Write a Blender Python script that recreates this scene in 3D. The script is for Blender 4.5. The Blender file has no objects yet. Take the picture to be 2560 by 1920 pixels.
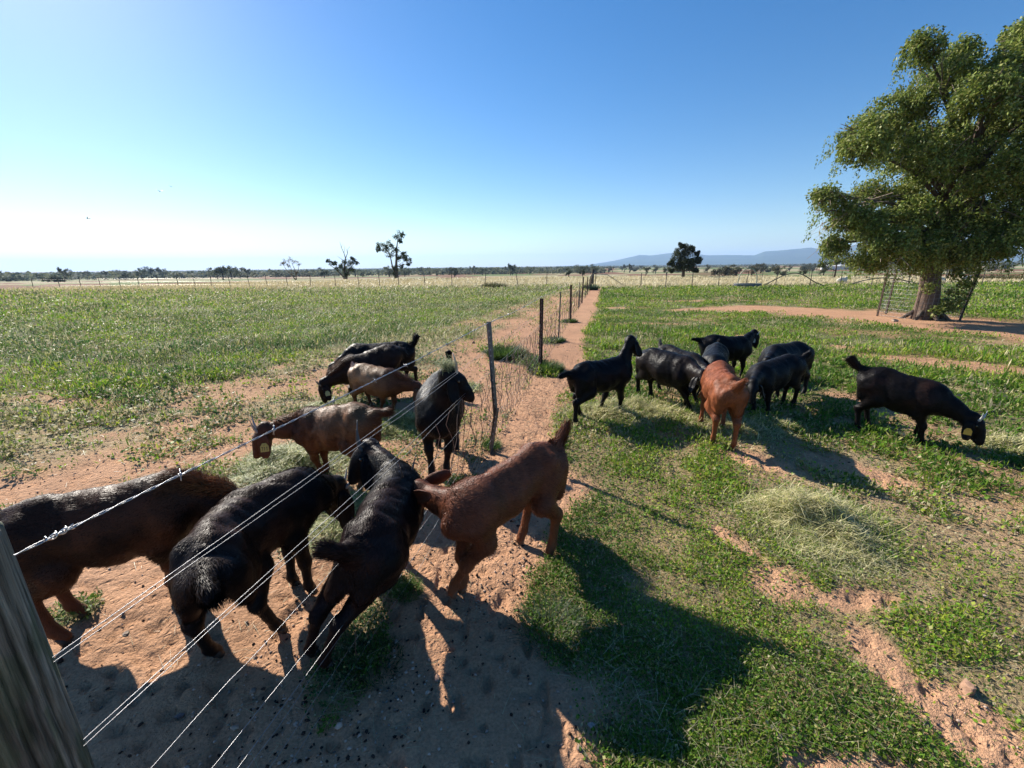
import bpy, math
import numpy as np
from mathutils import Vector, Matrix
R = math.radians
rng = np.random.default_rng(7)
scene = bpy.context.scene
COL = scene.collection

# ---------------------------------------------------------------- camera
H = 1.65
cam = bpy.data.cameras.new("camera"); cam.sensor_width = 36; cam.lens = 36*1060/2560
cam.clip_start = .02; cam.clip_end = 60000
co = bpy.data.objects.new("camera", cam); COL.objects.link(co)
pitch, roll = R(15.5), 0.0112
fw = Vector((0, math.cos(pitch), -math.sin(pitch))); upv = Vector((0, math.sin(pitch), math.cos(pitch))); rt = Vector((1, 0, 0))
rt2 = rt*math.cos(roll) - upv*math.sin(roll); up2 = upv*math.cos(roll) + rt*math.sin(roll)
M = Matrix((rt2, up2, -fw)).transposed().to_4x4(); M.translation = (0, 0, H)
co.matrix_world = M
scene.camera = co
# ---------------------------------------------------------------- sky, sun, exposure
SUN_AZ, SUN_EL = -46.0, 32.0           # azimuth from +Y towards +X, elevation (degrees)
world = bpy.data.worlds.new("World"); scene.world = world; world.use_nodes = True
nt = world.node_tree; bg = nt.nodes['Background']
sky = nt.nodes.new('ShaderNodeTexSky'); sky.sky_type = 'NISHITA'; sky.sun_disc = False
sky.sun_elevation = R(SUN_EL); sky.sun_rotation = R(SUN_AZ); sky.altitude = 200
sky.air_density = 1.0; sky.dust_density = 0.24; sky.ozone_density = 2.2
hsv = nt.nodes.new('ShaderNodeHueSaturation'); hsv.inputs['Saturation'].default_value = 1.40; hsv.inputs['Hue'].default_value = .504
nt.links.new(sky.outputs[0], hsv.inputs['Color']); nt.links.new(hsv.outputs[0], bg.inputs[0]); bg.inputs[1].default_value = 0.072
sl = bpy.data.lights.new("sun", 'SUN'); sl.energy = 5.0; sl.angle = R(.53); sl.color = (1, .93, .82)
so = bpy.data.objects.new("sun", sl); COL.objects.link(so)
sd = Vector((math.sin(R(SUN_AZ))*math.cos(R(SUN_EL)), math.cos(R(SUN_AZ))*math.cos(R(SUN_EL)), math.sin(R(SUN_EL))))
so.rotation_euler = sd.to_track_quat('Z', 'Y').to_euler()
vs = scene.view_settings; vs.view_transform = 'Standard'; vs.look = 'None'; vs.exposure = 1.0; vs.gamma = 1; vs.use_curve_mapping = False
scene.cycles.max_bounces = 6; scene.cycles.diffuse_bounces = 3; scene.cycles.glossy_bounces = 2
scene.cycles.transmission_bounces = 3; scene.cycles.transparent_max_bounces = 4; scene.cycles.volume_bounces = 1

# ---------------------------------------------------------------- helpers
def tag(o, label=None, cat=None, group=None, kind=None):
    if label: o['label'] = label
    if cat: o['category'] = cat
    if group: o['group'] = group
    if kind: o['kind'] = kind
    return o
def empty(name, loc=(0, 0, 0), rz=0, **k):
    o = bpy.data.objects.new(name, None); COL.objects.link(o); o.location = loc; o.rotation_euler = (0, 0, rz)
    o.empty_display_size = .1
    return tag(o, **k)
def mesh(name, V, F, mat=None, parent=None, col=None, smooth=True, loc=None):
    """V (n,3); F (m,k) int array or list of such arrays (tris and quads)"""
    V = np.asarray(V, np.float32)
    Fs = F if isinstance(F, list) else [F]
    Fs = [np.asarray(f, np.int32) for f in Fs if len(f)]
    me = bpy.data.meshes.new(name)
    me.vertices.add(len(V)); me.vertices.foreach_set('co', V.ravel())
    nl = sum(f.size for f in Fs); npoly = sum(len(f) for f in Fs)
    me.loops.add(nl); me.loops.foreach_set('vertex_index', np.concatenate([f.ravel() for f in Fs]))
    me.polygons.add(npoly)
    tot = np.concatenate([np.full(len(f), f.shape[1], np.int32) for f in Fs])
    st = np.concatenate([[0], np.cumsum(tot)[:-1]]).astype(np.int32)
    me.polygons.foreach_set('loop_start', st); me.polygons.foreach_set('loop_total', tot)
    me.polygons.foreach_set('use_smooth', np.full(npoly, smooth, bool))
    if col is not None:
        a = me.color_attributes.new('Col', 'FLOAT_COLOR', 'POINT')
        c = np.ones((len(V), 4), np.float32); c[:, :3] = col
        a.data.foreach_set('color', c.ravel())
    me.update(calc_edges=True); me.validate()
    if mat: me.materials.append(mat)
    o = bpy.data.objects.new(name, me); COL.objects.link(o)
    if parent: o.parent = parent
    if loc is not None: o.location = loc
    return o
class MB:
    """collects shapes into one mesh"""
    def __init__(s): s.V = []; s.Q = []; s.T = []; s.C = []; s.n = 0
    def add(s, V, Q=None, T=None, c=(1, 1, 1)):
        V = np.asarray(V, float)
        if Q is not None and len(Q): s.Q.append(np.asarray(Q)+s.n)
        if T is not None and len(T): s.T.append(np.asarray(T)+s.n)
        cc = np.empty((len(V), 3)); cc[:] = c
        s.V.append(V); s.C.append(cc); s.n += len(V)
    def tube(s, P, r, k=8, c=(1, 1, 1), cap=True):
        P = np.asarray(P, float); n = len(P); r = np.broadcast_to(np.asarray(r, float), (n,))
        Tn = np.gradient(P, axis=0); Tn /= np.linalg.norm(Tn, axis=1)[:, None]+1e-9
        ref = np.array([0, 0, 1.]) if abs(Tn[0, 2]) < .9 else np.array([1., 0, 0])
        V = []
        for i in range(n):
            a = np.cross(Tn[i], ref); a /= np.linalg.norm(a)+1e-9; b = np.cross(Tn[i], a); ref = np.cross(a, Tn[i])
            t = np.arange(k)*2*np.pi/k
            V.append(P[i]+r[i]*(np.cos(t)[:, None]*a+np.sin(t)[:, None]*b))
        V = np.concatenate(V); i = np.arange(n-1)[:, None]*k; j = np.arange(k)[None]; j2 = (j+1) % k
        Q = np.stack([i+j, i+j2, i+k+j2, i+k+j], -1).reshape(-1, 4)
        T = None
        if cap:
            V = np.concatenate([V, P[:1], P[-1:]]); m = n*k
            jj = np.arange(k); j3 = (jj+1) % k
            T = np.concatenate([np.stack([j3, jj, np.full(k, m)], -1), np.stack([(n-1)*k+jj, (n-1)*k+j3, np.full(k, m+1)], -1)])
        s.add(V, Q, T, c)
    def box(s, c0, c1, c=(1, 1, 1), rot=None, org=None):
        x0, y0, z0 = c0; x1, y1, z1 = c1
        V = np.array([(x0, y0, z0), (x1, y0, z0), (x1, y1, z0), (x0, y1, z0), (x0, y0, z1), (x1, y0, z1), (x1, y1, z1), (x0, y1, z1)], float)
        if rot is not None: V = V@np.array(rot).T
        if org is not None: V = V+np.array(org)
        s.add(V, [(3, 2, 1, 0), (4, 5, 6, 7), (0, 1, 5, 4), (1, 2, 6, 5), (2, 3, 7, 6), (3, 0, 4, 7)], None, c)
    def build(s, name, mat, parent=None, smooth=True, loc=None):
        V = np.concatenate(s.V); C = np.concatenate(s.C); F = []
        if s.Q: F.append(np.concatenate(s.Q))
        if s.T: F.append(np.concatenate(s.T))
        return mesh(name, V, F, mat, parent, C, smooth, loc)
def rotz(a): return np.array([[math.cos(a), -math.sin(a), 0], [math.sin(a), math.cos(a), 0], [0, 0, 1]])
# value noise
def _h(ix, iy, seed):
    n = (ix.astype(np.int64)*374761393+iy.astype(np.int64)*668265263+seed*974711) & 0xffffffff
    n = ((n ^ (n >> 13))*1274126177) & 0xffffffff
    return ((n ^ (n >> 16)) & 0xffff)/65535.
def vn(x, y, seed=0):
    ix = np.floor(x); iy = np.floor(y); fx = x-ix; fy = y-iy; fx = fx*fx*(3-2*fx); fy = fy*fy*(3-2*fy)
    a = _h(ix, iy, seed); b = _h(ix+1, iy, seed); c = _h(ix, iy+1, seed); d = _h(ix+1, iy+1, seed)
    return (a*(1-fx)+b*fx)*(1-fy)+(c*(1-fx)+d*fx)*fy
def fbm(x, y, seed=0, o=4):
    s = 0; a = 1; t = 0
    for i in range(o): s = s+a*vn(x*2**i+i*17.3, y*2**i-i*9.1, seed+i); t += a; a *= .5
    return s/t
def ss(a, b, x):
    t = np.clip((x-a)/(b-a), 0, 1); return t*t*(3-2*t)
# ---------------------------------------------------------------- materials
def mat(name, rough=.8, spec=.3, base=(.5, .5, .5), attr=True, metal=0, trans=0.0, bump=None, sheen=0, var=0):
    m = bpy.data.materials.new(name); m.use_nodes = True; n = m.node_tree.nodes; l = m.node_tree.links
    b = n['Principled BSDF']; b.inputs['Roughness'].default_value = rough; b.inputs['Metallic'].default_value = metal
    b.inputs['Specular IOR Level'].default_value = spec; b.inputs['Base Color'].default_value = (*base, 1)
    src = None
    if attr:
        a = n.new('ShaderNodeAttribute'); a.attribute_name = 'Col'; src = a.outputs['Color']
    tc = n.new('ShaderNodeTexCoord')
    if var:
        nz = n.new('ShaderNodeTexNoise'); nz.inputs['Scale'].default_value = var[0]; nz.inputs['Detail'].default_value = 6
        mp = n.new('ShaderNodeMapping'); mp.inputs['Scale'].default_value = var[2] if len(var) > 2 else (1, 1, 1)
        l.new(tc.outputs['Object'], mp.inputs[0]); l.new(mp.outputs[0], nz.inputs[0])
        mr = n.new('ShaderNodeMapRange'); mr.inputs[1].default_value = .3; mr.inputs[2].default_value = .7
        mr.inputs[3].default_value = 1-var[1]; mr.inputs[4].default_value = 1+var[1]; l.new(nz.outputs[0], mr.inputs[0])
        mx = n.new('ShaderNodeVectorMath'); mx.operation = 'SCALE'
        if src: l.new(src, mx.inputs[0])
        else: mx.inputs[0].default_value = base
        l.new(mr.outputs[0], mx.inputs['Scale']); src = mx.outputs[0]
    if src: l.new(src, b.inputs['Base Color'])
    if bump:
        nz = n.new('ShaderNodeTexNoise'); nz.inputs['Scale'].default_value = 1; nz.inputs['Detail'].default_value = 5
        mp = n.new('ShaderNodeMapping'); mp.inputs['Scale'].default_value = bump[0]
        l.new(tc.outputs['Object'], mp.inputs[0]); l.new(mp.outputs[0], nz.inputs[0])
        bp = n.new('ShaderNodeBump'); bp.inputs['Strength'].default_value = bump[1]; bp.inputs['Distance'].default_value = bump[2]
        l.new(nz.outputs[0], bp.inputs['Height']); l.new(bp.outputs[0], b.inputs['Normal'])
    if sheen: b.inputs['Sheen Weight'].default_value = sheen; b.inputs['Sheen Roughness'].default_value = .4
    if trans:
        t = n.new('ShaderNodeBsdfTranslucent'); mixs = n.new('ShaderNodeMixShader'); mixs.inputs[0].default_value = trans
        if src: l.new(src, t.inputs[0])
        else: t.inputs[0].default_value = (*base, 1)
        l.new(b.outputs[0], mixs.inputs[1]); l.new(t.outputs[0], mixs.inputs[2]); l.new(mixs.outputs[0], n['Material Output'].inputs[0])
    return m
M_leaf = mat('leaf', rough=.55, spec=.2, trans=.42)
M_tree = mat('tree_leaf', rough=.5, spec=.3, trans=.35)
M_far = mat('far_leaf', rough=.8, spec=.1, trans=.3)
M_straw = mat('straw', rough=.5, spec=.35, trans=.3)
M_bark = mat('bark', rough=.95, spec=.1, var=(6, .35, (1, 1, .25)), bump=((14, 14, 4), .9, .03))
M_post = mat('weathered_timber', rough=.9, spec=.15, var=(120, .55, (1, 1, .06)), bump=((170, 170, 9), 1, .012))
M_wire = mat('galvanised_wire', rough=.42, spec=.5, metal=1.0, var=(30, .25))
M_rust = mat('rusty_steel', rough=.75, spec=.2, var=(40, .4), bump=((150, 150, 150), .5, .001))
M_galv = mat('galvanised_steel', rough=.45, spec=.5, metal=.7, var=(35, .3))
M_fur = mat('goat_coat', rough=.46, spec=.15, var=(14, .25, (.5, 2, 1)), bump=((16, 210, 170), .55, .005))
M_hair = mat('goat_hair', rough=.48, spec=.2)
M_furB = mat('black_goat_coat', rough=.38, spec=.10, bump=((16, 210, 170), .6, .005))
M_hairB = mat('black_goat_hair', rough=.5, spec=.12)
M_horn = mat('horn', rough=.5, spec=.4, bump=((200, 200, 60), .5, .002))
M_hoof = mat('hoof', rough=.6, spec=.3)
M_eye = mat('eye', rough=.08, spec=.8)
M_tag = mat('plastic_tag', rough=.45, spec=.4, trans=.2)
M_stone = mat('stone', rough=.9, spec=.2, var=(25, .3), bump=((40, 40, 40), .7, .01))
M_paint = mat('painted', rough=.5, spec=.4)
M_hill = mat('hill', rough=1, spec=0, var=(.004, .3))

# ---------------------------------------------------------------- ground
FX = lambda y: -.985+.215*y
def interp(y, pts):
    p = np.array(sorted(pts)); return np.interp(y, p[:, 0], p[:, 1])
REDGE = [(.5, .25), (1.04, .27), (1.19, .31), (1.3, .27), (1.45, .11), (1.7, -.02), (1.95, .07), (2.19, .22), (2.47, .33), (2.89, .5), (3.37, .43), (4.54, .61), (6.74, 1.05), (12.4, 2.35), (24, 4.9), (31, 6.5)]
LEDGE_X = [(-60, 5.0), (-14, 5.1), (-6.7, 5.3), (-5.66, 5.5), (-4.4, 5.8), (-4.1, 7.2), (-2.65, 10.2), (-1.5, 13.3), (1.05, 21.2), (4.25, 31.5), (9, 40)]
def blob(x, y, cx, cy, rx, ry, a=0, n=.35, seed=3):
    out = np.zeros(np.shape(x)); m_ = np.hypot(x-cx, y-cy) < 1.7*max(rx, ry)
    if not m_.any(): return out
    x = x[m_]; y = y[m_]
    c, s = math.cos(a), math.sin(a); u = (c*(x-cx)+s*(y-cy))/rx; v = (-s*(x-cx)+c*(y-cy))/ry
    d = np.sqrt(u*u+v*v)+n*(fbm(x*2.2/max(rx, .5)+5, y*2.2/max(ry, .5), seed)-.5)*2
    out[m_] = 1-ss(.7, 1.15, d)
    return out
BARE_R = [(1.36, 2.25, .08, .25, .4), (1.42, 1.9, .2, .17, 0), (1.72, 1.78, .22, .08, .1), (1.58, 1.45, .10, .2, -.2), (1.68, 1.14, .18, .24, 0), (1.1, 1.0, .32, .1, 0),
          (2.12, 3.35, .35, .2, -.6), (2.8, 3.15, .5, .22, -.9), (4.48, 4.95, .7, .16, -.7), (7.5, 6.6, 1.9, .5, -.8), (6.9, 8.4, .7, .2, -.6), (3.0, 6.3, .5, .2, 0),
          (2.6, 8.1, .5, .15, -.2), (4.2, 12.2, 1.0, .3, -.3), (8.6, 20.2, 2.5, .5, 0), (5.6, 10, .7, .2, -.5), (2.2, 4.2, .3, .15, 0), (4.5, 17.2, 1.2, .35, 0)]
TRACK = [(6, 15.9), (9.42, 16.3), (10.95, 14.7), (11.9, 12.4), (12.3, 10.9), (13, 9.0), (16, 6.5)]
GREEN_L = [(.3, 7.4, .3, .4), (.62, 6.6, .35, .35), (-.36, 2.98, .16, .12), (-.62, 1.9, .1, .09), (-.72, 1.5, .15, .3), (-.3, 8.4, .4, .25), (.95, 9.4, .35, .3), (1.8, 12.9, .4, .3), (-1.0, 5.2, .5, .15), (-.15, 3.75, .12, .1), (-2.2, 1.75, .12, .1)]
def fields(x, y):
    """vegetation cover 0..1 and dryness 0..1 and tilled/red soil for plan positions"""
    fx = FX(y); r = np.hypot(x, y)
    wob = (fbm(x*1.7, y*1.7, 11)-.5)
    left = x < fx
    re = interp(y, [(a, b) for a, b in REDGE])
    vr = ss(-.12, .16, x-re+wob*.45+np.clip(y-12, 0, 20)*.0)
    nr = fbm(x*.9+3, y*.9, 21, 5)
    vr = vr*(1-.5*ss(.56, .70, nr)*ss(2, 5, r))
    for i, b in enumerate(BARE_R): vr = vr*(1-.95*blob(x, y, *b[:4], a=b[4], seed=40+i))
    tr = np.array(TRACK); d = np.full(np.shape(x), 1e9)
    for i in range(len(tr)-1):
        a = tr[i]; b = tr[i+1]; ab = b-a; t = np.clip(((x-a[0])*ab[0]+(y-a[1])*ab[1])/(ab@ab), 0, 1)
        w = np.interp(a[0]+t*ab[0], [6, 9, 12, 16], [.35, 1.3, 2.1, 1.6])
        d = np.minimum(d, np.hypot(x-a[0]-t*ab[0], y-a[1]-t*ab[1])/w)
    vr = vr*ss(.7, 1.25, d+wob*.9)
    # left paddock
    ly = np.interp(x, [p[0] for p in LEDGE_X], [p[1] for p in LEDGE_X])
    dl = y-ly
    lush = ss(-.5, .9, dl+wob*2.2)*(1-.8*ss(-1.9, -.9, x-fx+wob*1.4)*ss(32, 22, y))
    nl = fbm(x*1.1-7, y*1.6, 31, 5)
    patchy = .12+.7*ss(.38, .60, nl)
    bandd = np.abs(y-np.interp(x, [-8, -4.1, -3.3, -2.6, -2, -1], [2.9, 3.0, 3.2, 3.7, 4.2, 5.2]))
    patchy = patchy*ss(.1, .6, bandd+wob*.5)
    patchy = patchy*ss(2.2, 3.1, y+wob*1.2)
    patchy = patchy*(1-.85*ss(-2.6, -1.2, x-fx+wob*1.6)*ss(30, 20, y))
    vl = np.maximum(lush*(1-.5*ss(.6, .74, nl)), patchy)
    for i, b in enumerate(GREEN_L): vl = np.maximum(vl, blob(x, y, *b, seed=60+i))
    vl = np.where(left, vl, 0); vr = np.where(left, 0, vr)
    for i, b in enumerate(GREEN_L[:5]): vr = np.maximum(vr, blob(x, y, *b, seed=60+i)*(x < fx+.35))
    v = np.where(left, vl, vr)
    # dryness
    far = np.where(x < 7+.1*(y-35), ss(33, 40, y+wob*3+.12*np.abs(x+8)*0), ss(30.5, 36, y+wob*3))
    dry = np.where(left, .18+.25*ss(10, 33, y)+.55*patchy*(1-lush), .07+.34*ss(.5, .68, fbm(x*1.3, y*1.3, 77)))
    dry = np.maximum(dry, far)
    v = np.maximum(v, far*.95)
    plain = ss(58, 66, r+wob*14)
    return v, np.clip(dry, 0, 1), plain, left
SAND = np.array([.51, .30, .175]); SAND2 = np.array([.44, .235, .140])
def ground_col(x, y):
    v, dry, plain, left = fields(x, y); r = np.hypot(x, y)
    n = fbm(x*3, y*3, 5)[:, None]; n2 = fbm(x*.35, y*.35, 6)[:, None]
    sand = SAND*(1-n2)+SAND2*n2; sand = sand*(.82+.36*n)
    near = ss(3, 14, r)[:, None]
    g = np.array([.085, .105, .03])*(.7+.6*n); litter = np.array([.20, .17, .08])*(.8+.4*n)
    gg = litter*(1-near)+g*near
    str_ = np.array([.42, .36, .22])*(.8+.4*n)
    veg = gg*(1-dry[:, None])+str_*dry[:, None]
    vv = (v*np.where(r < 6, .75, 1))[:, None]
    c = sand*(1-vv)+veg*vv
    # plains beyond: paddock strips
    th = np.arctan2(x, y)
    k = fbm(th*14+3, np.log(np.maximum(r, 1))*3.2, 91, 3)
    k2 = fbm(th*6-2, np.log(np.maximum(r, 1))*4.5, 92, 2)
    pc = np.where((k > .58)[:, None], np.array([.20, .11, .065]), np.where((k2 > .52)[:, None], np.array([.13, .17, .06]), np.array([.34, .29, .17])))
    pc = pc*(.85+.3*n)
    c = c*(1-plain[:, None])+pc*plain[:, None]
    return c
def drop_(y): return -6*(1-np.exp(-np.maximum(0, y-58)/250))
def relief(x, y):
    r = np.hypot(x, y)
    v = fields(x, y)[0]
    z = .02*(fbm(x*.5, y*.5, 1, 3)-.5)*ss(60, 8, r)+drop_(y)
    z = z+(.034*(fbm(x*5, y*5, 2, 4)-.5)+.016*(np.abs(vn(x*13, y*13, 3)-.5)))*(1-ss(9, 16, r))*(1-.3*v)
    # hoof prints
    hp = vn(x*17, y*17, 8); z = z-.020*ss(.66, .85, hp)*(1-v)*(1-ss(5, 9, r))
    return z
nr_ = 820
rr = np.concatenate([[0.0], np.geomspace(.35, 12000, nr_)])
ang = np.concatenate([np.arange(-72, 72, .21), np.arange(72, 288, 3.0)])*math.pi/180
A, RR = np.meshgrid(ang, rr[1:]); gx = (RR*np.sin(A)).ravel(); gy = (RR*np.cos(A)).ravel()
gz = relief(gx, gy)
na = len(ang); i = np.arange(nr_-1)[:, None]*na; j = np.arange(na)[None]; j2 = (j+1) % na
Q = np.stack([i+j, i+j2, i+na+j2, i+na+j], -1).reshape(-1, 4)[:, ::-1]
jj = np.arange(na); T = np.stack([np.full(na, na*nr_), jj, (jj+1) % na], -1)[:, ::-1]
GV = np.concatenate([np.stack([gx, gy, gz], -1), [[0, 0, 0]]])
GC = ground_col(GV[:, 0], GV[:, 1])
M_ground = mat('ground', rough=.95, spec=.12, var=(90, .22))
n = M_ground.node_tree.nodes; l = M_ground.node_tree.links; b = n['Principled BSDF']
tc = n.new('ShaderNodeTexCoord')
hs = []
for sc, st in ((28, 1.0), (110, .45), (380, .22)):
    z = n.new('ShaderNodeTexNoise'); z.inputs['Scale'].default_value = sc; z.inputs['Detail'].default_value = 3; l.new(tc.outputs['Object'], z.inputs[0])
    mm = n.new('ShaderNodeMath'); mm.operation = 'MULTIPLY'; mm.inputs[1].default_value = st; l.new(z.outputs[0], mm.inputs[0]); hs.append(mm)
a1 = n.new('ShaderNodeMath'); l.new(hs[0].outputs[0], a1.inputs[0]); l.new(hs[1].outputs[0], a1.inputs[1])
a2 = n.new('ShaderNodeMath'); l.new(a1.outputs[0], a2.inputs[0]); l.new(hs[2].outputs[0], a2.inputs[1])
vo = n.new('ShaderNodeTexVoronoi'); vo.inputs['Scale'].default_value = 21; vo.inputs['Randomness'].default_value = 1
wn = n.new('ShaderNodeTexNoise'); wn.inputs['Scale'].default_value = 9; l.new(tc.outputs['Object'], wn.inputs[0])
vm = n.new('ShaderNodeVectorMath'); vm.operation = 'MULTIPLY_ADD'; vm.inputs[1].default_value = (.12, .12, .12); l.new(wn.outputs['Color'], vm.inputs[0]); l.new(tc.outputs['Object'], vm.inputs[2]); l.new(vm.outputs[0], vo.inputs['Vector'])
vr_ = n.new('ShaderNodeMapRange'); vr_.inputs[1].default_value = .05; vr_.inputs[2].default_value = .32; vr_.inputs[3].default_value = -.35; vr_.inputs[4].default_value = .25; l.new(vo.outputs['Distance'], vr_.inputs[0])
a3 = n.new('ShaderNodeMath'); l.new(a2.outputs[0], a3.inputs[0]); l.new(vr_.outputs[0], a3.inputs[1]); a2 = a3
bp = n.new('ShaderNodeBump'); bp.inputs['Strength'].default_value = .85; bp.inputs['Distance'].default_value = .030
l.new(a2.outputs[0], bp.inputs['Height']); l.new(bp.outputs[0], b.inputs['Normal'])
g_o = mesh('ground', GV, [Q, T], M_ground, None, GC)
tag(g_o, kind='structure')
def gz_at(x, y): return relief(np.atleast_1d(np.asarray(x, float)), np.atleast_1d(np.asarray(y, float)))

# ---------------------------------------------------------------- vegetation cover (stuff)
def rand_dirs(n):
    a = rng.uniform(0, 2*np.pi, n); return a
def leaves(P, size, normal_tilt, az, aspect, cols, curl=.0):
    """rhombic leaves: P base/centre (n,3)"""
    n = len(P); u = np.stack([np.cos(az)*np.cos(normal_tilt), np.sin(az)*np.cos(normal_tilt), np.sin(normal_tilt)], -1)
    side = np.stack([-np.sin(az), np.cos(az), np.zeros(n)], -1)
    roll_ = rng.normal(0, .5, n)[:, None]; nn = np.cross(u, side); side = side*np.cos(roll_)+nn*np.sin(roll_)
    s = size[:, None]; w = (size*aspect)[:, None]
    V = np.stack([P, P+u*s*.5+side*w*.5, P+u*s, P+u*s*.5-side*w*.5], 1).reshape(-1, 3)
    F = np.arange(n*4).reshape(-1, 4); return V, F, np.repeat(cols, 4, 0)
def sample_polar(N, r0, r1, th0=-72, th1=72, power=0.):
    if th1 > 60: N = int(N*1.22)
    u = rng.uniform(0, 1, N)
    r = r0*(r1/r0)**u if power == 0 else (r0**power+u*(r1**power-r0**power))**(1/power)
    th = np.radians(rng.uniform(th0, th1, N)); return r*np.sin(th), r*np.cos(th), r
G1 = np.array([.165, .30, .024]); G2 = np.array([.32, .38, .04]); G3 = np.array([.075, .17, .02]); GB = np.array([.12, .19, .06]); STR = np.array([.42, .37, .22]); YL = np.array([.30, .29, .10])
def veg_layer(N, r0, r1, sk, aspect, tilt, hmul, name, label, cat, cap_r=None, drymul=1.0, green_only=False):
    x, y, r = sample_polar(N, r0, r1)
    v, dry, plain, left = fields(x, y)
    clump = fbm(x*3.1, y*3.1, 15, 3)
    big2 = fbm(x*.55+9, y*.55, 53, 4)
    farm = np.where(x < 7, ss(35, 41, y), ss(31.5, 36, y))
    keep = rng.uniform(0, 1, len(x)) < (1-.88*farm)*np.clip(v*1.15*(.25+1.3*ss(.38, .6, clump))*np.where(r < 7, .85+.4*ss(.36, .55, big2), .4+1.05*ss(.36, .55, big2)), 0, 1)*(1-plain)
    x, y, r, dry, left, clump, v = (q[keep] for q in (x, y, r, dry, left, clump, v)); n_ = len(x)
    size = np.maximum(sk*1.9, sk*r)*rng.uniform(.6, 1.4, n_)*(.75+.5*clump)
    az = rng.uniform(0, 2*np.pi, n_)
    t = np.clip(rng.normal(tilt, .45, n_), -.2, 1.5)
    z = gz_at(x, y)+rng.uniform(0, 1, n_)**1.3*hmul*np.where(left, .85, .6)*np.minimum(.03+.012*r, .12)*(.4+1.2*clump)
    q = rng.uniform(0, 1, (n_, 1)); q2 = rng.uniform(0, 1, (n_, 1))
    big = fbm(x*.6, y*.9, 51, 4)[:, None]
    c = np.where(q < .5, G1, np.where(q < .8, G2, G3)); bw = .8*ss(.45, .6, big); c = c*(1-bw)+np.where(left[:, None], GB*.75, G3*.9)*bw
    dk = (.75*ss(.50, .60, fbm(x*1.1, y*2.0, 57, 4))*left*ss(22, 9, y))[:, None]; c = c*(1-dk)+np.array([.045, .12, .035])*dk
    c = np.where(q2 < (dry*drymul)[:, None]*.9, STR*(.7+.6*q), np.where(q2 > .86, YL, c))
    c = c*rng.uniform(.7, 1.3, (n_, 1))
    V, F, C = leaves(np.stack([x, y, z], -1), size, t, az, aspect, c)
    o = mesh(name, V, F, M_leaf, None, C, smooth=False); tag(o, label, cat, kind='stuff'); return o
veg_layer(280000, .55, 9, .0064, .80, .35, .75, 'clover', 'low green clover and burr medic covering the bare soil near the fence', 'clover')
veg_layer(320000, .6, 12, .010, .16, .85, .8, 'short_grass', 'short green grass blades among the clover in the near paddock', 'grass')
veg_layer(760000, 7, 60, .0036, .4, .8, .8, 'pasture', 'green pasture grass running back to the boundary fence', 'grass')
# arching pale seed heads in the left paddock and straw-coloured field beyond
def ribbons(P, Ln, w, az, lean, droop, cols, seg=3, curl=0):
    """arched ribbons from P; lean initial elevation; droop total bend"""
    n = len(P); V = []; cur = P.copy(); a = lean.copy(); az = az+np.zeros(n); cu = rng.normal(0, curl, n) if curl else 0; side = np.stack([-np.sin(az), np.cos(az), np.zeros(n)], -1)
    for k in range(seg+1):
        ww = (w*(1-.75*k/seg))[:, None]*.5
        V += [cur-side*ww, cur+side*ww]
        d = np.stack([np.cos(az)*np.cos(a), np.sin(az)*np.cos(a), np.sin(a)], -1)
        cur = cur+d*(Ln/seg)[:, None]; a = a-droop/seg; az = az+cu/seg; side = np.stack([-np.sin(az), np.cos(az), np.zeros(n)], -1) if curl else side
    V = np.stack(V, 1).reshape(-1, 3); b0 = np.arange(n)[:, None]*(2*(seg+1))
    F = np.concatenate([b0+np.array([2*k, 2*k+1, 2*k+3, 2*k+2]) for k in range(seg)], 1).reshape(-1, 4)
    return V, F, np.repeat(cols, 2*(seg+1), 0)
x, y, r = sample_polar(72000, 5.5, 40, -74, 14, power=.9)
v, dry, plain, left = fields(x, y)
k = (rng.uniform(0, 1, len(x)) < left*v*(.2+.8*ss(.4, .6, fbm(x*.6, y*.6, 33))*1.0)*ss(5, 9, y+ (x+6)*0)*.33); x, y, r = x[k], y[k], r[k]; n_ = len(x)
V, F, C = ribbons(np.stack([x, y, gz_at(x, y)+.04], -1), rng.uniform(.12, .34, n_), np.maximum(.006, .0011*r), rng.normal(-.2, .7, n_), rng.uniform(.8, 1.3, n_), rng.uniform(.9, 1.9, n_), np.array([.33, .36, .19])*rng.uniform(.7, 1.3, (n_, 1)))
tag(mesh('seedhead_grass', V, F, M_straw, None, C, False), 'pale arching seed heads of spear grass in the left paddock', 'grass', kind='stuff')
x, y, r = sample_polar(170000, 29, 95)
v, dry, plain, left = fields(x, y)
k = rng.uniform(0, 1, len(x)) < dry*1.1*ss(30, 37, y)*(1-plain); x, y, r = x[k], y[k], r[k]; n_ = len(x)
hue = fbm(x*.25, y*.6, 71)[:, None]
V, F, C = ribbons(np.stack([x, y, np.zeros(n_)], -1), rng.uniform(.14, .36, n_), .0016*r, rng.normal(-.2, .9, n_), rng.uniform(.9, 1.4, n_), rng.uniform(.3, 1.1, n_), (np.array([.50, .44, .27])*hue*1.2+np.array([.40, .33, .18])*(1-hue))*rng.uniform(.75, 1.25, (n_, 1)), seg=2)
tag(mesh('dry_grass', V, F, M_straw, None, C, False), 'straw coloured dry grass beyond the boundary fence', 'grass', kind='stuff')
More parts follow.
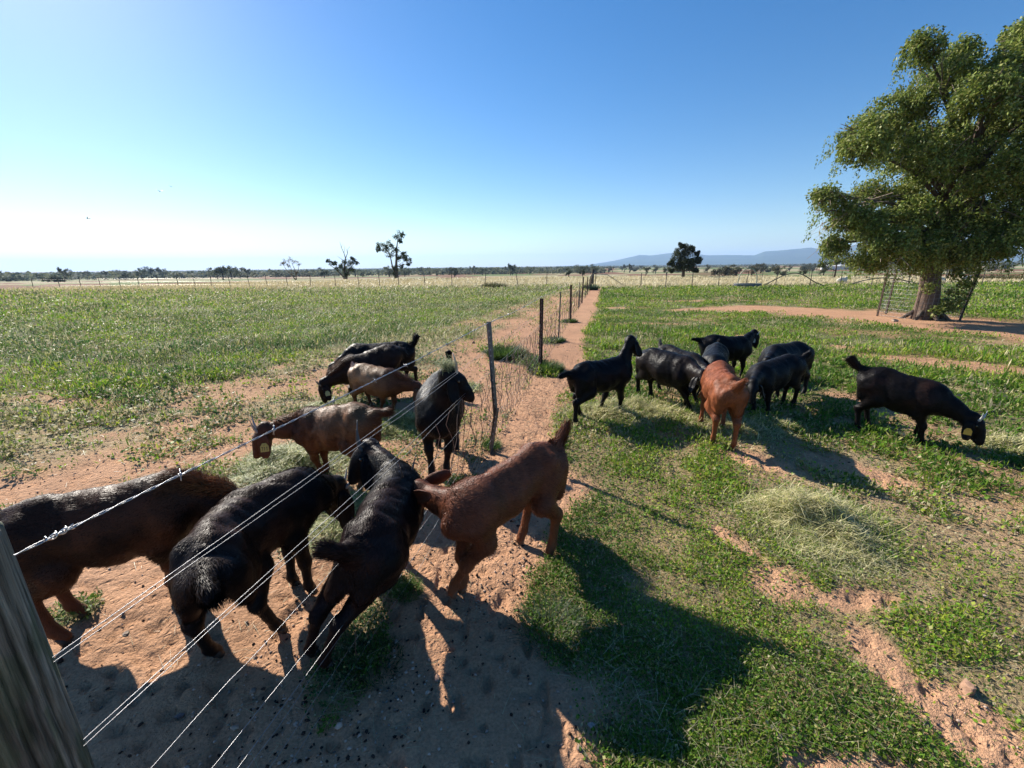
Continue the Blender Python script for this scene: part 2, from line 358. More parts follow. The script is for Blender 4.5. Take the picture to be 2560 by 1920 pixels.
# loose straw and stalks lying about
x, y, r = sample_polar(36000, .7, 12)
v, dry, plain, left = fields(x, y); hayd = np.zeros(len(x))
HAY = [ # x, y, rx, ry, h, strands, palette 0 pale 1 green, name label
 (1.98, 2.46, .42, .31, .12, 7000, 0, 'largest pale hay heap, in the open on the right side foreground'),
 (1.85, 2.12, .34, .17, .04, 1800, 0, 'thin trail of pale hay on bare soil at the front of the largest heap'),
 (-1.93, 3.42, .46, .40, .09, 9000, 1, 'green hay heap under the brown goat with the yellow tag'),
 (-1.18, 2.55, .32, .34, .05, 4000, 1, 'flattened green hay between the two near black goats'),
 (-1.2, 4.3, .55, .36, .07, 6000, 1, 'green hay heap under the head of the small tan goat'),
 (-2.1, 4.9, .45, .3, .08, 3500, 1, 'green hay eaten by the maned dark brown goat'),
 (1.45, 4.62, .85, .42, .07, 9000, 0, 'wide pale hay spread under the black goats left of the red brown goat'),
 (2.45, 4.15, .6, .4, .04, 3500, 0, 'hay in the shade beside the red brown goat'),
 (4.55, 3.5, .42, .3, .06, 2500, 0, 'hay under the muzzle of the tagged black goat at far right'),
 (-.82, 5.75, .34, .26, .05, 2500, 1, 'small scatter of hay beyond the goat that wears hay on its head'),
]
for h in HAY: hayd = np.maximum(hayd, np.exp(-((x-h[0])**2/(h[2]*1.7)**2+(y-h[1])**2/(h[3]*1.7)**2)))
k = rng.uniform(0, 1, len(x)) < .05+.85*hayd+(.12+.3*(x > FX(y)))*v; x, y, r = x[k], y[k], r[k]; n_ = len(x)
V, F, C = ribbons(np.stack([x, y, gz_at(x, y)+.006+.02*rng.uniform(0, 1, n_)*v[k]], -1), rng.uniform(.02, .12, n_), np.maximum(.0018, .0009*r), rng.uniform(0, 6.3, n_), rng.uniform(0, .3, n_), rng.uniform(0, .5, n_), np.array([.46, .42, .25])*rng.uniform(.5, 1.2, (n_, 1)), seg=2)
tag(mesh('loose_straw', V, F, M_straw, None, C, False), 'loose straw stalks strewn over the ground around the hay', 'straw', kind='stuff')
HAYMAT = M_straw
def hay_pile(h):
    cx, cy, rx, ry, hh, N, pal, lab = h
    a = rng.uniform(0, 2*np.pi, N); q = rng.uniform(0, 1, N)**.62*rng.uniform(.8, 1.25, N)
    u = q*np.cos(a); w = q*np.sin(a); lump = .15+1.7*fbm((cx+u*rx)*9, (cy+w*ry)*9, 12, 2)**1.5*1.6
    ext = 1+.35*(vn(a*1.6, a*0+cx*5, 3)-.3)
    x = cx+u*rx*ext; y = cy+w*ry*ext
    z = hh*np.clip(1-q**1.7, 0, 1)*lump*rng.uniform(.1, 1, N)**.5+.008+gz_at(x, y)
    dist = math.hypot(cx, cy)
    wd = np.maximum(.0030, .0013*dist)*rng.uniform(.6, 1.6, N)
    pale = np.array([.66, .60, .33]); grn = np.array([.20, .27, .06]); olive = np.array([.42, .42, .14])
    mixq = rng.uniform(0, 1, (N, 1))
    if pal == 0: c = np.where(mixq < .60, pale, np.where(mixq < .88, olive, grn))
    else: c = np.where(mixq < .22, pale, np.where(mixq < .55, olive, grn))
    c = c*rng.uniform(.6, 1.2, (N, 1))
    V, F, C = ribbons(np.stack([x, y, z], -1), rng.uniform(.03, .15, N), wd, rng.uniform(0, 6.3, N), rng.normal(.05, .3, N), rng.normal(.25, .7, N), c, seg=5, curl=1.6)
    V[:, 2] = np.maximum(V[:, 2], .004)
    o = mesh('hay_pile', V-np.array([cx, cy, 0]), F, HAYMAT, None, C, False, loc=(cx, cy, 0))
    tag(o, lab, 'hay', 'hay piles put out for the goats')
for h in HAY: hay_pile(h)
# ---------------------------------------------------------------- hills
HP = [(6, 0), (9.86, .09), (12.99, .55), (16.25, 1.22), (17.49, 1.15), (20.65, 1.46), (23.91, 1.07), (27.45, 1.0), (28.83, .93), (29.8, 1.34), (32.28, 1.48), (34.13, 1.63), (34.83, 1.41), (36.28, 1.68), (38.16, 1.77), (41.26, 1.45), (44.15, 1.15), (46.76, .9), (50, .7), (56, .6), (64, .5), (72, .2), (76, 0)]
azs = np.arange(6, 76, .12); el = np.interp(azs, [p[0] for p in HP], [p[1] for p in HP])
el = el+.05*(fbm(azs*1.3, azs*0, 9)-.5)*(el > .05)
D0 = 6500.; rows = []
for q in np.linspace(0, 1, 12):
    d = D0+(q-.5)*2600; hgt = np.tan(np.radians(el))*D0*np.clip(1-np.abs(q-.5)*2, 0, 1)**.8*(1 if q == .5 else 1-.15*fbm(azs*4, azs*0+q*9, 10))
    if abs(q-.5) < .06: hgt = np.tan(np.radians(el))*d
    rows.append(np.stack([d*np.sin(np.radians(azs)), d*np.cos(np.radians(azs)), hgt-2], -1))
V = np.concatenate(rows); m_ = len(azs); i = np.arange(11)[:, None]*m_; j = np.arange(m_-1)[None]
tag(mesh('hills', V, np.stack([i+j, i+j+1, i+m_+j+1, i+m_+j], -1).reshape(-1, 4)[:, ::-1], M_hill, None, np.tile(np.array([[.05, .07, .04]]), (len(V), 1))), kind='structure')

# ---------------------------------------------------------------- trees
def branch(mb, p, d, L, r, depth, tips, spread=.6, up=.15, col=(.2, .16, .12), kids=3, wob=.25, k=7):
    n = 5; P = [np.array(p, float)]; dd = np.array(d, float)
    for i in range(n):
        dd = dd+rng.normal(0, wob, 3)*.35+np.array([0, 0, up*.3]); dd /= np.linalg.norm(dd); P.append(P[-1]+dd*L/n)
    rads = np.linspace(r, r*.55, n+1)
    mb.tube(P, rads, k, np.array(col)*rng.uniform(.85, 1.15))
    if depth == 0: tips.append(P[-1]); return
    for q in range(kids):
        t = rng.uniform(.45, 1.0) if q else 1.0
        ix = min(n, int(t*n)); nd = dd+rng.normal(0, spread, 3); nd[2] = nd[2]*.7+up; nd /= np.linalg.norm(nd)
        branch(mb, P[ix], nd, L*rng.uniform(.6, .8), rads[ix]*.68, depth-1, tips, spread, up, col, kids, wob, max(4, k-1))
def leaf_cloud(centres, radii, per, size, cols, flat=1., droop=0., aspect=.5, shell=.35):
    C0 = np.repeat(centres, per, 0); Rr = np.repeat(np.broadcast_to(radii, (len(centres),)), per)
    n = len(C0); d = rng.normal(0, 1, (n, 3)); d /= np.linalg.norm(d, axis=1)[:, None]
    q = rng.uniform(shell, 1, n)**.6; P = C0+d*(Rr*q)[:, None]*np.array([1, 1, flat])
    az = rng.uniform(0, 2*np.pi, n); t = rng.normal(-droop, .6, n)
    ci = rng.integers(0, len(cols), n); cc = np.array(cols)[ci]*rng.uniform(.65, 1.35, (n, 1))
    return leaves(P, size*rng.uniform(.6, 1.3, n), t, az, aspect, cc)
def tree(name, loc, mb, lv, label, cat='tree', group=None, sc=1, crownmat=None):
    r = empty(name, loc, label=label, cat=cat, group=group)
    t = mb.build('trunk', M_bark, r)
    c = mesh('crown', lv[0], lv[1], crownmat or M_tree, r, lv[2], False) if lv is not None else None
    return r
DG = [(.045, .065, .02), (.06, .085, .025), (.03, .05, .018)]
# big kurrajong-like paddock tree at right
LOBES = [(-3.0, 0, 4.96, .63), (-3.11, -.5, 4.51, .51), (-3.06, 0, 2.99, .58), (-2.19, -.8, 2.15, .55), (-1.71, .5, 2.6, .6), (-1.35, -.5, 4.49, .95), (-1.81, .5, 5.6, .68), (-1.15, 0, 6.12, .85), (-1.72, 0, 6.95, .40), (-.36, .5, 6.73, .75), (.56, -.5, 6.83, .75), (.49, -1, 5.47, 1.05), (-.1, .8, 4.48, .95), (-.84, .8, 3.45, .7), (.42, -.5, 3.08, .9), (1.41, .3, 3.66, 1.0), (2.12, -1, 2.3, .7), (.48, -1, 2.05, .45), (-.71, .3, 2.1, .5), (2.06, 0, 5.88, 1.4), (3.0, 0, 3.88, 1.4), (3.67, -1, 2.4, .8), (3.93, .5, 4.78, 1.3), (.99, 0, 7.32, .55), (-1.83, .6, 3.58, .42), (-3.54, 0, 3.48, .25), (-2.9, .3, 2.2, .28),
         (.5, 1.6, 5.0, 1.2), (1.0, 2.0, 3.4, 1.0), (-.8, 1.9, 5.2, .9), (2.6, 2, 5, 1.3), (-1.0, -.3, 1.75, .42), (-.2, -.5, 1.95, .42), (.7, -.5, 2.0, .4), (-.2, -.6, 2.35, .6), (.9, -.6, 2.5, .6), (.3, .9, 2.3, .6), (1.7, -.2, 2.6, .6), (3.0, -.6, 2.0, .8), (-1.2, -.6, 2.0, .45), (-1.9, .1, 1.75, .4), (-2.5, -.4, 2.75, .5), (-1.4, -.4, 3.0, .5), (-.3, -1.0, 3.9, .8), (.6, -1.5, 4.3, .8), (1.8, -1.7, 4.7, 1.0), (2.6, -1.8, 3.4, .9), (-1.0, -1.3, 5.4, .7), (1.6, .2, 7.1, .7), (2.9, .3, 6.6, .8), (-.3, -.9, 6.1, .6)]
Lb = np.array(LOBES); tb = np.array([12.35, 12.7, 0])
mb = MB()
base = np.array([0, 0, -.1]); mid = np.array([-.13, 0, 1.3]); top = np.array([.12, .05, 2.6])
mb.tube([base, base+(-.02, 0, .25), base+(-.04, 0, .8), mid, (0, .02, 1.9), top, (.25, .1, 4.2), (.2, 0, 6.2)], [.36, .29, .25, .225, .215, .19, .11, .04], 16, (.14, .10, .08))
for s_ in range(7):
    a = s_*.9; mb.tube([(.25*math.cos(a), .25*math.sin(a), .25), (.5*math.cos(a), .5*math.sin(a), .03), (.72*math.cos(a), .72*math.sin(a), -.08)], [.07, .045, .015], 7, (.13, .10, .08))
for L in Lb:
    st = np.array([0, .02, 1.9])+(np.array([.25, .1, 4.2])-np.array([0, .02, 1.9]))*np.clip((L[2]-2.2)/5, 0, 1)
    e = L[:3]; m1 = st*.5+e*.5+np.array([0, 0, .25]); mb.tube([st, st*.75+e*.25+(0, 0, .15), m1, e*.8+st*.2+(0, 0, .1), e], [.075, .055, .04, .028, .012], 6, (.10, .08, .065))
    for q in range(7):
        d = rng.normal(0, 1, 3); d /= np.linalg.norm(d); mb.tube([m1*.3+e*.7, e+d*L[3]*.5, e+d*L[3]*.95+(0, 0, -.08)], [.022, .014, .005], 4, (.20, .16, .12))
# sub clumps on each lobe
cc = []; cr = []
for L in Lb:
    k = int(34*L[3]**1.7)+10; d = rng.normal(0, 1, (k, 3)); d /= np.linalg.norm(d, axis=1)[:, None]
    cc.append(L[:3]+d*L[3]*rng.uniform(.45, .95, (k, 1))*np.array([1, 1, .85])); cr.append(rng.uniform(.16, .34, k))
cc = np.concatenate(cc); cr = np.concatenate(cr)
# low suckers around the trunk
sk = np.array([(.18, -.35, .35), (.3, -.3, .8), (-.35, -.3, .95), (.3, -.25, 1.3), (.25, -.3, 1.8), (-.1, -.4, .3), (.4, -.1, .5), (.35, .05, 1.6), (-.5, -.2, 1.75), (.5, -.45, .7), (.6, -.4, 1.1), (.65, -.45, 1.5), (.45, -.3, 1.35), (.7, -.4, 1.9), (.3, -.45, .5), (.55, -.35, .4), (.4, -.5, 1.0), (.8, -.3, 1.7), (.2, -.45, 1.6), (-.2, -.5, 1.9), (.0, -.5, 2.0)])
cc = np.concatenate([cc, sk]); cr = np.concatenate([cr, np.full(len(sk), .2)])
V, F, C = leaf_cloud(cc, cr, 165, .078, [(.17, .23, .045), (.25, .30, .065), (.11, .16, .035), (.32, .33, .11)], droop=.5, aspect=.62, shell=.15)
# drooping leafy sprays hanging from the lobes
dp = []; sel = rng.integers(0, len(Lb), 520); dd = rng.normal(0, 1, (520, 3)); dd[:, 2] = -np.abs(dd[:, 2])*.4+.15; dd /= np.linalg.norm(dd, axis=1)[:, None]
st_ = Lb[sel, :3]+dd*Lb[sel, 3:4]*rng.uniform(.85, 1.1, (520, 1)); ln_ = rng.uniform(.2, .75, 520); ho = dd*np.array([1, 1, 0])*.35
for q in range(22):
    t = q/21.; dp.append(st_+ho*(t*ln_)[:, None]+np.array([0, 0, -1])*(t**1.4*ln_)[:, None]+rng.normal(0, .035, st_.shape))
V2, F2, C2 = leaf_cloud(np.concatenate(dp), .05, 2, .075, [(.19, .25, .05), (.28, .32, .08), (.13, .18, .04)], droop=1.1, aspect=.42)
F = np.concatenate([F, F2+len(V)]); V = np.concatenate([V, V2]); C = np.concatenate([C, C2])
bigtree = tree('shade_tree', tb, mb, (V, F, C), 'large leafy shade tree inside a wire guard, at the right edge', group=None)
mb = MB()   # hanging pale dead twigs
for q in range(230):
    L = Lb[rng.choice([2, 3, 4, 5, 12, 13, 14, 24, 25, 26, 7, 15])]; d = rng.normal(0, 1, 3); d /= np.linalg.norm(d); p = L[:3]+d*L[3]*.85
    dr = np.array([rng.normal(-.1, .2), rng.normal(0, .2), -rng.uniform(.1, .5)])
    mb.tube([p, p+dr*.5+rng.normal(0, .04, 3), p+dr], [.007, .005, .003], 3, (.36, .28, .22), cap=False)
for q in range(16):
    p = np.array([-1.9, .2, 3.3])+rng.normal(0, .25, 3); e = p+np.array([-rng.uniform(.7, 1.6), rng.normal(0, .3), rng.uniform(-.6, .3)])
    mb.tube([p, (p+e)/2+rng.normal(0, .08, 3), e], [.016, .011, .004], 4, (.34, .27, .21), cap=False)
tag(mb.build('dead_twigs', M_bark, bigtree), kind='stuff')

# tree guard
tg = empty('tree_guard', (12.6, 13.0, 0), label='leaning wire mesh guard on steel pickets round the large shade tree', cat='tree guard')
gp = [(-.95, .55), (-.75, -.5), (.35, -.75), (1.0, -.1), (.75, .85), (-.2, 1.1)]
for (a, b_) in gp:
    m1 = MB(); lean = (.02, 0) if a < 0 else (.14, .0)
    for s_ in range(3):
        an = s_*2.094; c, s2 = math.cos(an), math.sin(an)
        m1.box((0, -.003, 0), (.03, .003, 1.45), (.10, .07, .055), rot=rotz(an))
    Vv = m1.V; sh = np.array(lean)
    for q in range(len(Vv)): Vv[q][:, 0] += Vv[q][:, 2]*sh[0]; Vv[q] += np.array([a, b_, 0])
    m1.build('picket', M_rust, tg, smooth=False)
m1 = MB(); P = gp+[gp[0]]
def gpt(t, z):
    i = int(t) % len(gp); f = t-int(t); a = np.array(gp[i]); b_ = np.array(gp[(i+1) % len(gp)]); q = a*(1-f)+b_*f
    return np.array([q[0]+z*(.02 if q[0] < 0 else .14), q[1], z])
for z in np.linspace(.03, 1.65, 15): m1.tube([gpt(t, z+.01*math.sin(t*5)) for t in np.linspace(0, 5.999, 40)], .0028, 3, (.35, .35, .36), cap=False)
for t in np.arange(0, 6, .11): m1.tube([gpt(t, 0.02), gpt(t, .8), gpt(t, 1.68)], .0025, 3, (.35, .35, .36), cap=False)
m1.build('wire_mesh', M_wire, tg)

# eucalypt (tall, lobed) -- lobes in tree-local metres (x right, z up)
def lobed_tree(loc, scale, lobes, trunks, label, colr, bark, leafsize, per, mat_=None, seed=0, group=None, cat='tree', sub=9, name='tree'):
    global rng; keep = rng; rng = np.random.default_rng(seed+100)
    mb = MB()
    for t in trunks: mb.tube(np.array(t[0])*scale, np.array(t[1])*scale, 7, bark)
    L = np.array(lobes)*scale
    cc = []; cr = []
    for q in L:
        d = rng.normal(0, 1, (sub, 3)); d /= np.linalg.norm(d, axis=1)[:, None]
        cc.append(q[:3]+d*q[3]*rng.uniform(.3, .85, (sub, 1))); cr.append(np.full(sub, q[3]*.42))
        t0 = np.array(trunks[0][0][-1])*scale
        near = min((np.array(p)*scale for t in trunks for p in t[0]), key=lambda p: np.linalg.norm(p-q[:3])+max(0, p[2]-q[2])*2)
        mb.tube([near, (near+q[:3])/2+rng.normal(0, .1*q[3], 3), q[:3]], [.045*scale, .03*scale, .012*scale], 5, bark)
    lv = leaf_cloud(np.concatenate(cc), np.concatenate(cr), per, leafsize, colr, droop=.5, aspect=.5, shell=.1)
    r = tree(name, loc, mb, lv, label, cat, group, crownmat=mat_ or M_far)
    rng = keep; return r
EUC = [(.075, .10, .038), (.055, .075, .03)]
BK = (.11, .085, .065)
lobed_tree((-17, 65, 0), 1.0, [(-1.9, 0, 4.75, .75), (-2.35, 0, 4.35, .45), (-1.2, .3, 4.3, .7), (-.5, 0, 5.1, .75), (.2, 0, 4.4, .8), (-.6, -.3, 3.75, .8), (.6, .2, 6.2, .8), (1.35, 0, 6.3, .5), (1.0, 0, 5.4, .35), (1.2, 0, 3.0, .8), (1.95, .1, 2.75, .65), (.5, 0, 3.2, .6), (1.5, 0, 3.5, .5), (.1, 0, 1.5, .45), (-.1, .1, .9, .5), (-.1, 0, .45, .42), (.9, .2, 1.9, .35), (1.9, 0, 2.2, .3)],
           [([(0, 0, 0), (.05, 0, .8), (.1, 0, 1.8), (.25, 0, 3), (.35, 0, 4.2), (.6, 0, 5.4)], [.28, .24, .2, .16, .12, .06]), ([(-.05, 0, 1.0), (-.45, 0, 1.7), (-.55, 0, 2.6), (-.7, 0, 3.6)], [.13, .11, .09, .05])],
           'tallest eucalypt on the horizon with clumped crown, left of the divider fence', EUC, BK, .24, 26, seed=1)
# dead-topped tree
DT = [([(0, 0, 0), (.05, 0, .7), (.1, 0, 1.5), (.3, 0, 2.6), (.5, 0, 3.3)], [.26, .22, .17, .12, .07]), ([(-.1, 0, .2), (-.7, 0, 1.0), (-1.3, 0, 1.6), (-2.2, 0, 2.3)], [.13, .1, .07, .03]), ([(.3, 0, .0), (.45, 0, .8), (.9, 0, 1.6), (1.6, 0, 2.3)], [.15, .12, .08, .03]),
      ([(.5, 0, 3.3), (.3, 0, 4.2), (.0, 0, 5.0), (-.15, 0, 5.9)], [.07, .05, .035, .015]), ([(.5, 0, 3.3), (.9, 0, 4.1), (1.0, 0, 4.7), (1.45, 0, 5.2)], [.06, .04, .025, .012]), ([(.3, 0, 2.8), (-.3, 0, 3.3), (-.9, 0, 3.7)], [.05, .03, .012]), ([(.3, 0, 4.0), (.5, 0, 4.8), (.45, 0, 5.4)], [.03, .02, .01]), ([(.9, 0, 4.1), (.7, 0, 5.0)], [.025, .01]), ([(0, 0, 5.0), (.3, 0, 5.6)], [.02, .008])]
lobed_tree((-26, 68.5, 0), .95, [(-1.9, 0, 2.7, .5), (-2.4, 0, 3.0, .35), (-1.2, 0, 2.6, .5), (-.3, 0, 2.3, .6), (.4, 0, 2.8, .6), (1.1, 0, 2.7, .6), (1.8, 0, 2.9, .5), (2.3, 0, 2.6, .35), (.6, 0, 1.8, .7), (0, 0, 1.2, .6), (1.3, 0, 1.6, .6), (.3, 0, .8, .5), (1.6, 0, 3.3, .3), (-.9, 0, 1.7, .5)],
           DT, 'eucalypt with bare dead branches rising above its low crown', EUC, (.13, .10, .08), .22, 22, seed=2)
# sparse pale tree left of it
ST = [([(0, 0, 0), (-.5, 0, .8), (-1.2, 0, 1.5), (-1.6, 0, 2.3)], [.1, .08, .05, .02]), ([(.15, 0, 0), (.2, 0, .8), (.1, 0, 1.7), (-.2, 0, 2.6)], [.1, .08, .05, .02]), ([(.2, 0, .8), (.7, 0, 1.6), (.9, 0, 2.3)], [.06, .04, .02]), ([(-.5, 0, .8), (-.4, 0, 1.6), (-.7, 0, 2.6)], [.05, .04, .02])]
lobed_tree((-33.5, 68, 0), .95, [(-1.4, 0, 3.0, .6), (-.6, 0, 3.2, .6), (.3, 0, 2.9, .6), (-1.9, 0, 2.6, .4), (.9, 0, 2.6, .4), (-.9, 0, 2.3, .4), (.3, 0, 1.2, .35)], ST,
           'sparse pale tree with a see-through crown left of the dead-topped eucalypt', [(.22, .19, .13), (.18, .16, .10)], (.18, .14, .11), .11, 26, seed=3)
# lone round tree right of centre
lobed_tree((21.8, 55.3, 0), 1.0, [(-.9, 0, 2.6, 1.0), (.9, 0, 2.5, 1.0), (0, .3, 3.4, .9), (-.9, 0, 1.6, .75), (.9, -.2, 1.5, .8), (-1.6, 0, 1.9, .6), (1.7, 0, 2.2, .6), (0, .8, 2.2, 1.1), (.2, -.7, 1.9, .8), (-.5, 0, 3.9, .5), (.8, 0, 3.6, .5), (-1.5, 0, 1.1, .4), (1.5, 0, 1.0, .4), (1.5, 0, 3.1, .4)],
           [([(0, 0, 0), (0, 0, .8), (.05, 0, 1.8), (0, 0, 2.8)], [.22, .18, .14, .07])], 'dense round lone tree in front of the blue hills', [(.05, .06, .025), (.07, .08, .035), (.035, .045, .02)], (.09, .07, .055), .17, 150, seed=4)
# yellowish young tree near the shade tree
lobed_tree((33.0, 44.5, 0), .95, [(-.9, 0, 2.0, .75), (.9, 0, 2.1, .75), (0, 0, 2.5, .9), (-1.5, 0, 1.6, .5), (1.5, 0, 1.8, .5), (.2, .3, 1.8, .7)], [([(0, 0, 0), (.03, 0, .9), (0, 0, 1.9)], [.09, .08, .04])],
           'pale green young tree with a thin dark trunk left of the shade tree', [(.11, .13, .045), (.09, .105, .04)], (.07, .055, .045), .15, 60, seed=5)
# prototypes for mid-distance trees
BL = 0
def proto_tree(kind, seed):
    r2 = np.random.default_rng(seed)
    if kind == 'umbrella':
        lob = [(r2.uniform(-2.1, 2.1), r2.uniform(-1, 1), r2.uniform(1.6, 2.6), r2.uniform(.5, .9)) for _ in range(11)]
        tr = [([(0, 0, 0), (.05, 0, .9), (0, 0, 1.8)], [.2, .15, .1])]
    elif kind == 'round':
        lob = [(r2.uniform(-1.2, 1.2), r2.uniform(-1, 1), r2.uniform(1.0, 2.9), r2.uniform(.6, .95)) for _ in range(10)]
        tr = [([(0, 0, 0), (.05, 0, .7), (0, 0, 2)], [.18, .14, .08])]
    elif kind == 'bush':
        lob = [(r2.uniform(-1.4, 1.4), r2.uniform(-.8, .8), r2.uniform(.4, 1.1), r2.uniform(.5, .7)) for _ in range(9)]
        tr = [([(0, 0, 0), (.0, 0, .6)], [.1, .05])]
    else:
        lob = [(r2.uniform(-1.2, 1.2), r2.uniform(-.8, .8), r2.uniform(1.6, 3.6), r2.uniform(.4, .7)) for _ in range(10)]
        tr = [([(0, 0, 0), (.1, 0, 1), (0, 0, 2.4)], [.15, .12, .06]), ([(0, 0, .3), (.6, 0, 1.4), (.8, 0, 2.4)], [.1, .07, .03])]
    return lob, tr
def copy_tree(o, parent=None):
    c = o.copy(); COL.objects.link(c)
    if parent: c.parent = parent
    for ch in list(o.children): copy_tree(ch, c)
    return c
DGI = [(.055, .07, .035), (.07, .085, .04), (.04, .052, .028)]
DGC = [(.14, .16, .09), (.17, .185, .10), (.11, .125, .07)]
GRC = [(.12, .125, .08), (.09, .10, .062), (.14, .13, .085)]
PR = {}
def place(kind, x, y, h, label, group=None, variant=0, wide=1.0, col=DGC):
    key = (kind, variant, id(col)); name = 'bush' if kind == 'bush' else 'tree'
    hh = {'umbrella': 3.2, 'round': 3.6, 'bush': 1.7, 'gum': 4.2}[kind]
    if key not in PR:
        lob, tr = proto_tree(kind, 11+variant*7+len(kind))
        o = lobed_tree((x, y, 0), 1.0, lob, tr, label, col, (.08, .065, .055), .24, 26, seed=20+variant+len(kind), cat=name, sub=7, name=name)
        PR[key] = o
    else: o = copy_tree(PR[key])
    o.location = (x, y, drop_(y)); s_ = h/hh; o.scale = (s_*wide, s_, s_); o.rotation_euler = (0, 0, rng.uniform(-.5, .5))
    o['label'] = label; o['category'] = name
    if group: o['group'] = group
    elif 'group' in o: del o['group']
    return o
def pol(px, dist):     # azimuth given by a bearing in degrees
    return dist*math.sin(R(px)), dist*math.cos(R(px))
def B(px): return math.degrees(math.atan((px-1280)/1060/.97))
# individual trees on the left (bearing from the road, distance, height)
for kd, x, y, h, w_, lab, va in [('umbrella', -114.7, 174.5, 4.55, 1.25, 'wide umbrella-shaped dark tree left of the sparse pale tree', 0),
    ('umbrella', -251.5, 307.0, 7.4, 1.0, 'dark wind-leaning tree on the left, the largest left of the umbrella-shaped tree', 1),
    ('round', -267.9, 264.5, 5.65, 1.0, 'round dark tree on the left above a low spreading bush', 0),
    ('bush', -161.1, 154.5, 2.1, 1.5, 'low wide grey-green bush at the foot of the round dark tree', 0),
    ('bush', -234.9, 205.5, 1.85, 1.3, 'small dark bush nearest the left edge', 1),
    ('round', -411.0, 456.5, 7.3, 0.8, 'small dark tree with a visible trunk, between the round and wind-leaning trees', 1),
    ('umbrella', -192.1, 218.5, 2.95, 0.7, 'low brownish leaning bush-like tree before the wind-leaning tree', 2),
    ('bush', -338.3, 393.5, 6.35, 1.0, 'dark bushy tree with twigs sticking up, beside the wind-leaning tree', 2),
    ('gum', -239.7, 259.5, 4.65, 0.8, 'thin-crowned tree with a short dark trunk on the left', 0),
    ('gum', -152.2, 253.0, 5.25, 0.9, 'small open gum tree just right of the umbrella-shaped tree', 1),
    ('round', -93.5, 219.5, 4.6, 0.95, 'brownish round tree between the sparse tree and the dead-topped eucalypt', 2),
    ('round', -72.9, 215.5, 2.25, 0.8, 'small dark round tree between the dead-topped and tallest eucalypts', 0),
    ('round', -44.5, 240.5, 2.75, 0.45, 'small narrow dark tree right of the tallest eucalypt', 1),
    ('round', -39.3, 234.5, 1.85, 0.8, 'small round dark tree, second to the right of the tallest eucalypt', 2),
    ('round', -22.6, 175.5, 3.4, 0.95, 'dark round tree standing forward of the tree belt, right of the tallest eucalypt', 0),
    ('round', 16.9, 127.5, 2.15, 1.15, 'broad dark tree just left of the far end of the divider fence', 2),
    ('round', 19.6, 120.0, 2.05, 1.0, 'broad dark tree right behind the far end of the divider fence', 1),
    ('bush', 48.2, 98.0, 1.8, 1.2, 'grey-green bush first to the right of the lone round tree', 0),
    ('round', 48.0, 93.0, 1.85, 1.1, 'tall grey-green bushy tree, second clump right of the lone round tree', 2),
    ('round', 55.9, 101.5, 1.85, 1.2, 'wide grey-green clump in the middle of the right belt', 0),
    ('round', 54.6, 89.5, 1.7, 1.0, 'grey-green bushy tree with a brownish bush at its foot, right belt', 1),
    ('bush', 45.6, 73.5, 0.75, 1.0, 'brownish low bush in front of the right belt', 1),
    ('gum', 39.4, 111.0, 1.9, 0.7, 'slender gum left of the lone round tree', 2),
    ('gum', 37.6, 122.0, 2.0, 1.0, 'pair-like open gum, farther left of the lone round tree', 0),
    ('round', 43.2, 64.5, 0.85, 1.0, 'round grey bush right of the belt beside red soil', 1),
    ('round', 50.1, 70.0, 1.3, 1.1, 'grey-green round bush before the young pale tree', 2)]:
    place(kd, x, y, h*(1.2 if x < 25 else 1.35), lab, None, va, w_*(1 if x < 25 else 1.3), GRC if x > 25 else DGI)
# belts of trees nothing tells apart
k_ = 0
for (a0, a1, N, d0, d1, col, kinds, lab, grp) in [
    (-22, 11, 80, 230, 700, DGC, ['round', 'gum', 'umbrella'], 'dark paddock tree in the scattered belt below the horizon, left of the divider fence', 'scattered belt trees'),
    (-52, -22, 40, 230, 700, DGC, ['round', 'gum', 'umbrella'], 'hazy dark tree in the far belt behind the left trees', 'far left belt trees'),
    (12, 36, 36, 230, 600, GRC, ['bush', 'round', 'gum'], 'grey-green bushy tree in the belt before the red and green paddocks', 'grey-green belt trees'),
    (36, 53, 14, 200, 500, GRC, ['bush', 'round'], 'grey-green bush on the plain behind the shade tree', 'bushes behind the shade tree')]:
    for q in range(N):
        a = rng.uniform(a0, a1); d = rng.uniform(d0, d1); kd = kinds[rng.integers(0, len(kinds))]; x, y = pol(a, d)
        place(kd, x, y, {'round': 5.4, 'gum': 6, 'umbrella': 5.2, 'bush': 4.0}[kd]*rng.uniform(.8, 1.25), lab, grp, int(rng.integers(0, 3)), rng.uniform(.8, 1.3), col)
# far wooded belt on the horizon: uncountable
N = 26000
a = np.radians(rng.uniform(-60, 60, N)); d = rng.uniform(0, 1, N); right = a > R(12)
d = np.where(right, 900+d*3200, 330+d**1.5*2600)
keepn = vn(a*40, np.log(d)*9, 3) > np.where(right, .50, .34)-.1*(d > 1200); a, d = a[keepn], d[keepn]; n_ = len(a)
sz = rng.uniform(3, 6.0, n_)
P = np.stack([d*np.sin(a), d*np.cos(a), sz*.35+drop_(d*np.cos(a))], -1)
V, F, C = leaf_cloud(P, sz*.5, 7, 1.0, [(.12, .135, .085), (.15, .16, .10)], flat=.9, aspect=.9)
sc_ = np.repeat(np.repeat(sz*.55*(d/900)**.3, 7), 4)[:, None]; ctr = V.reshape(-1, 4, 3)[:, :1].repeat(4, 1).reshape(-1, 3); V = ctr+(V-ctr)*sc_
tag(mesh('far_woodland', V, F, M_far, None, C, False), 'dark line of far woodland along the horizon', 'woodland', kind='stuff')
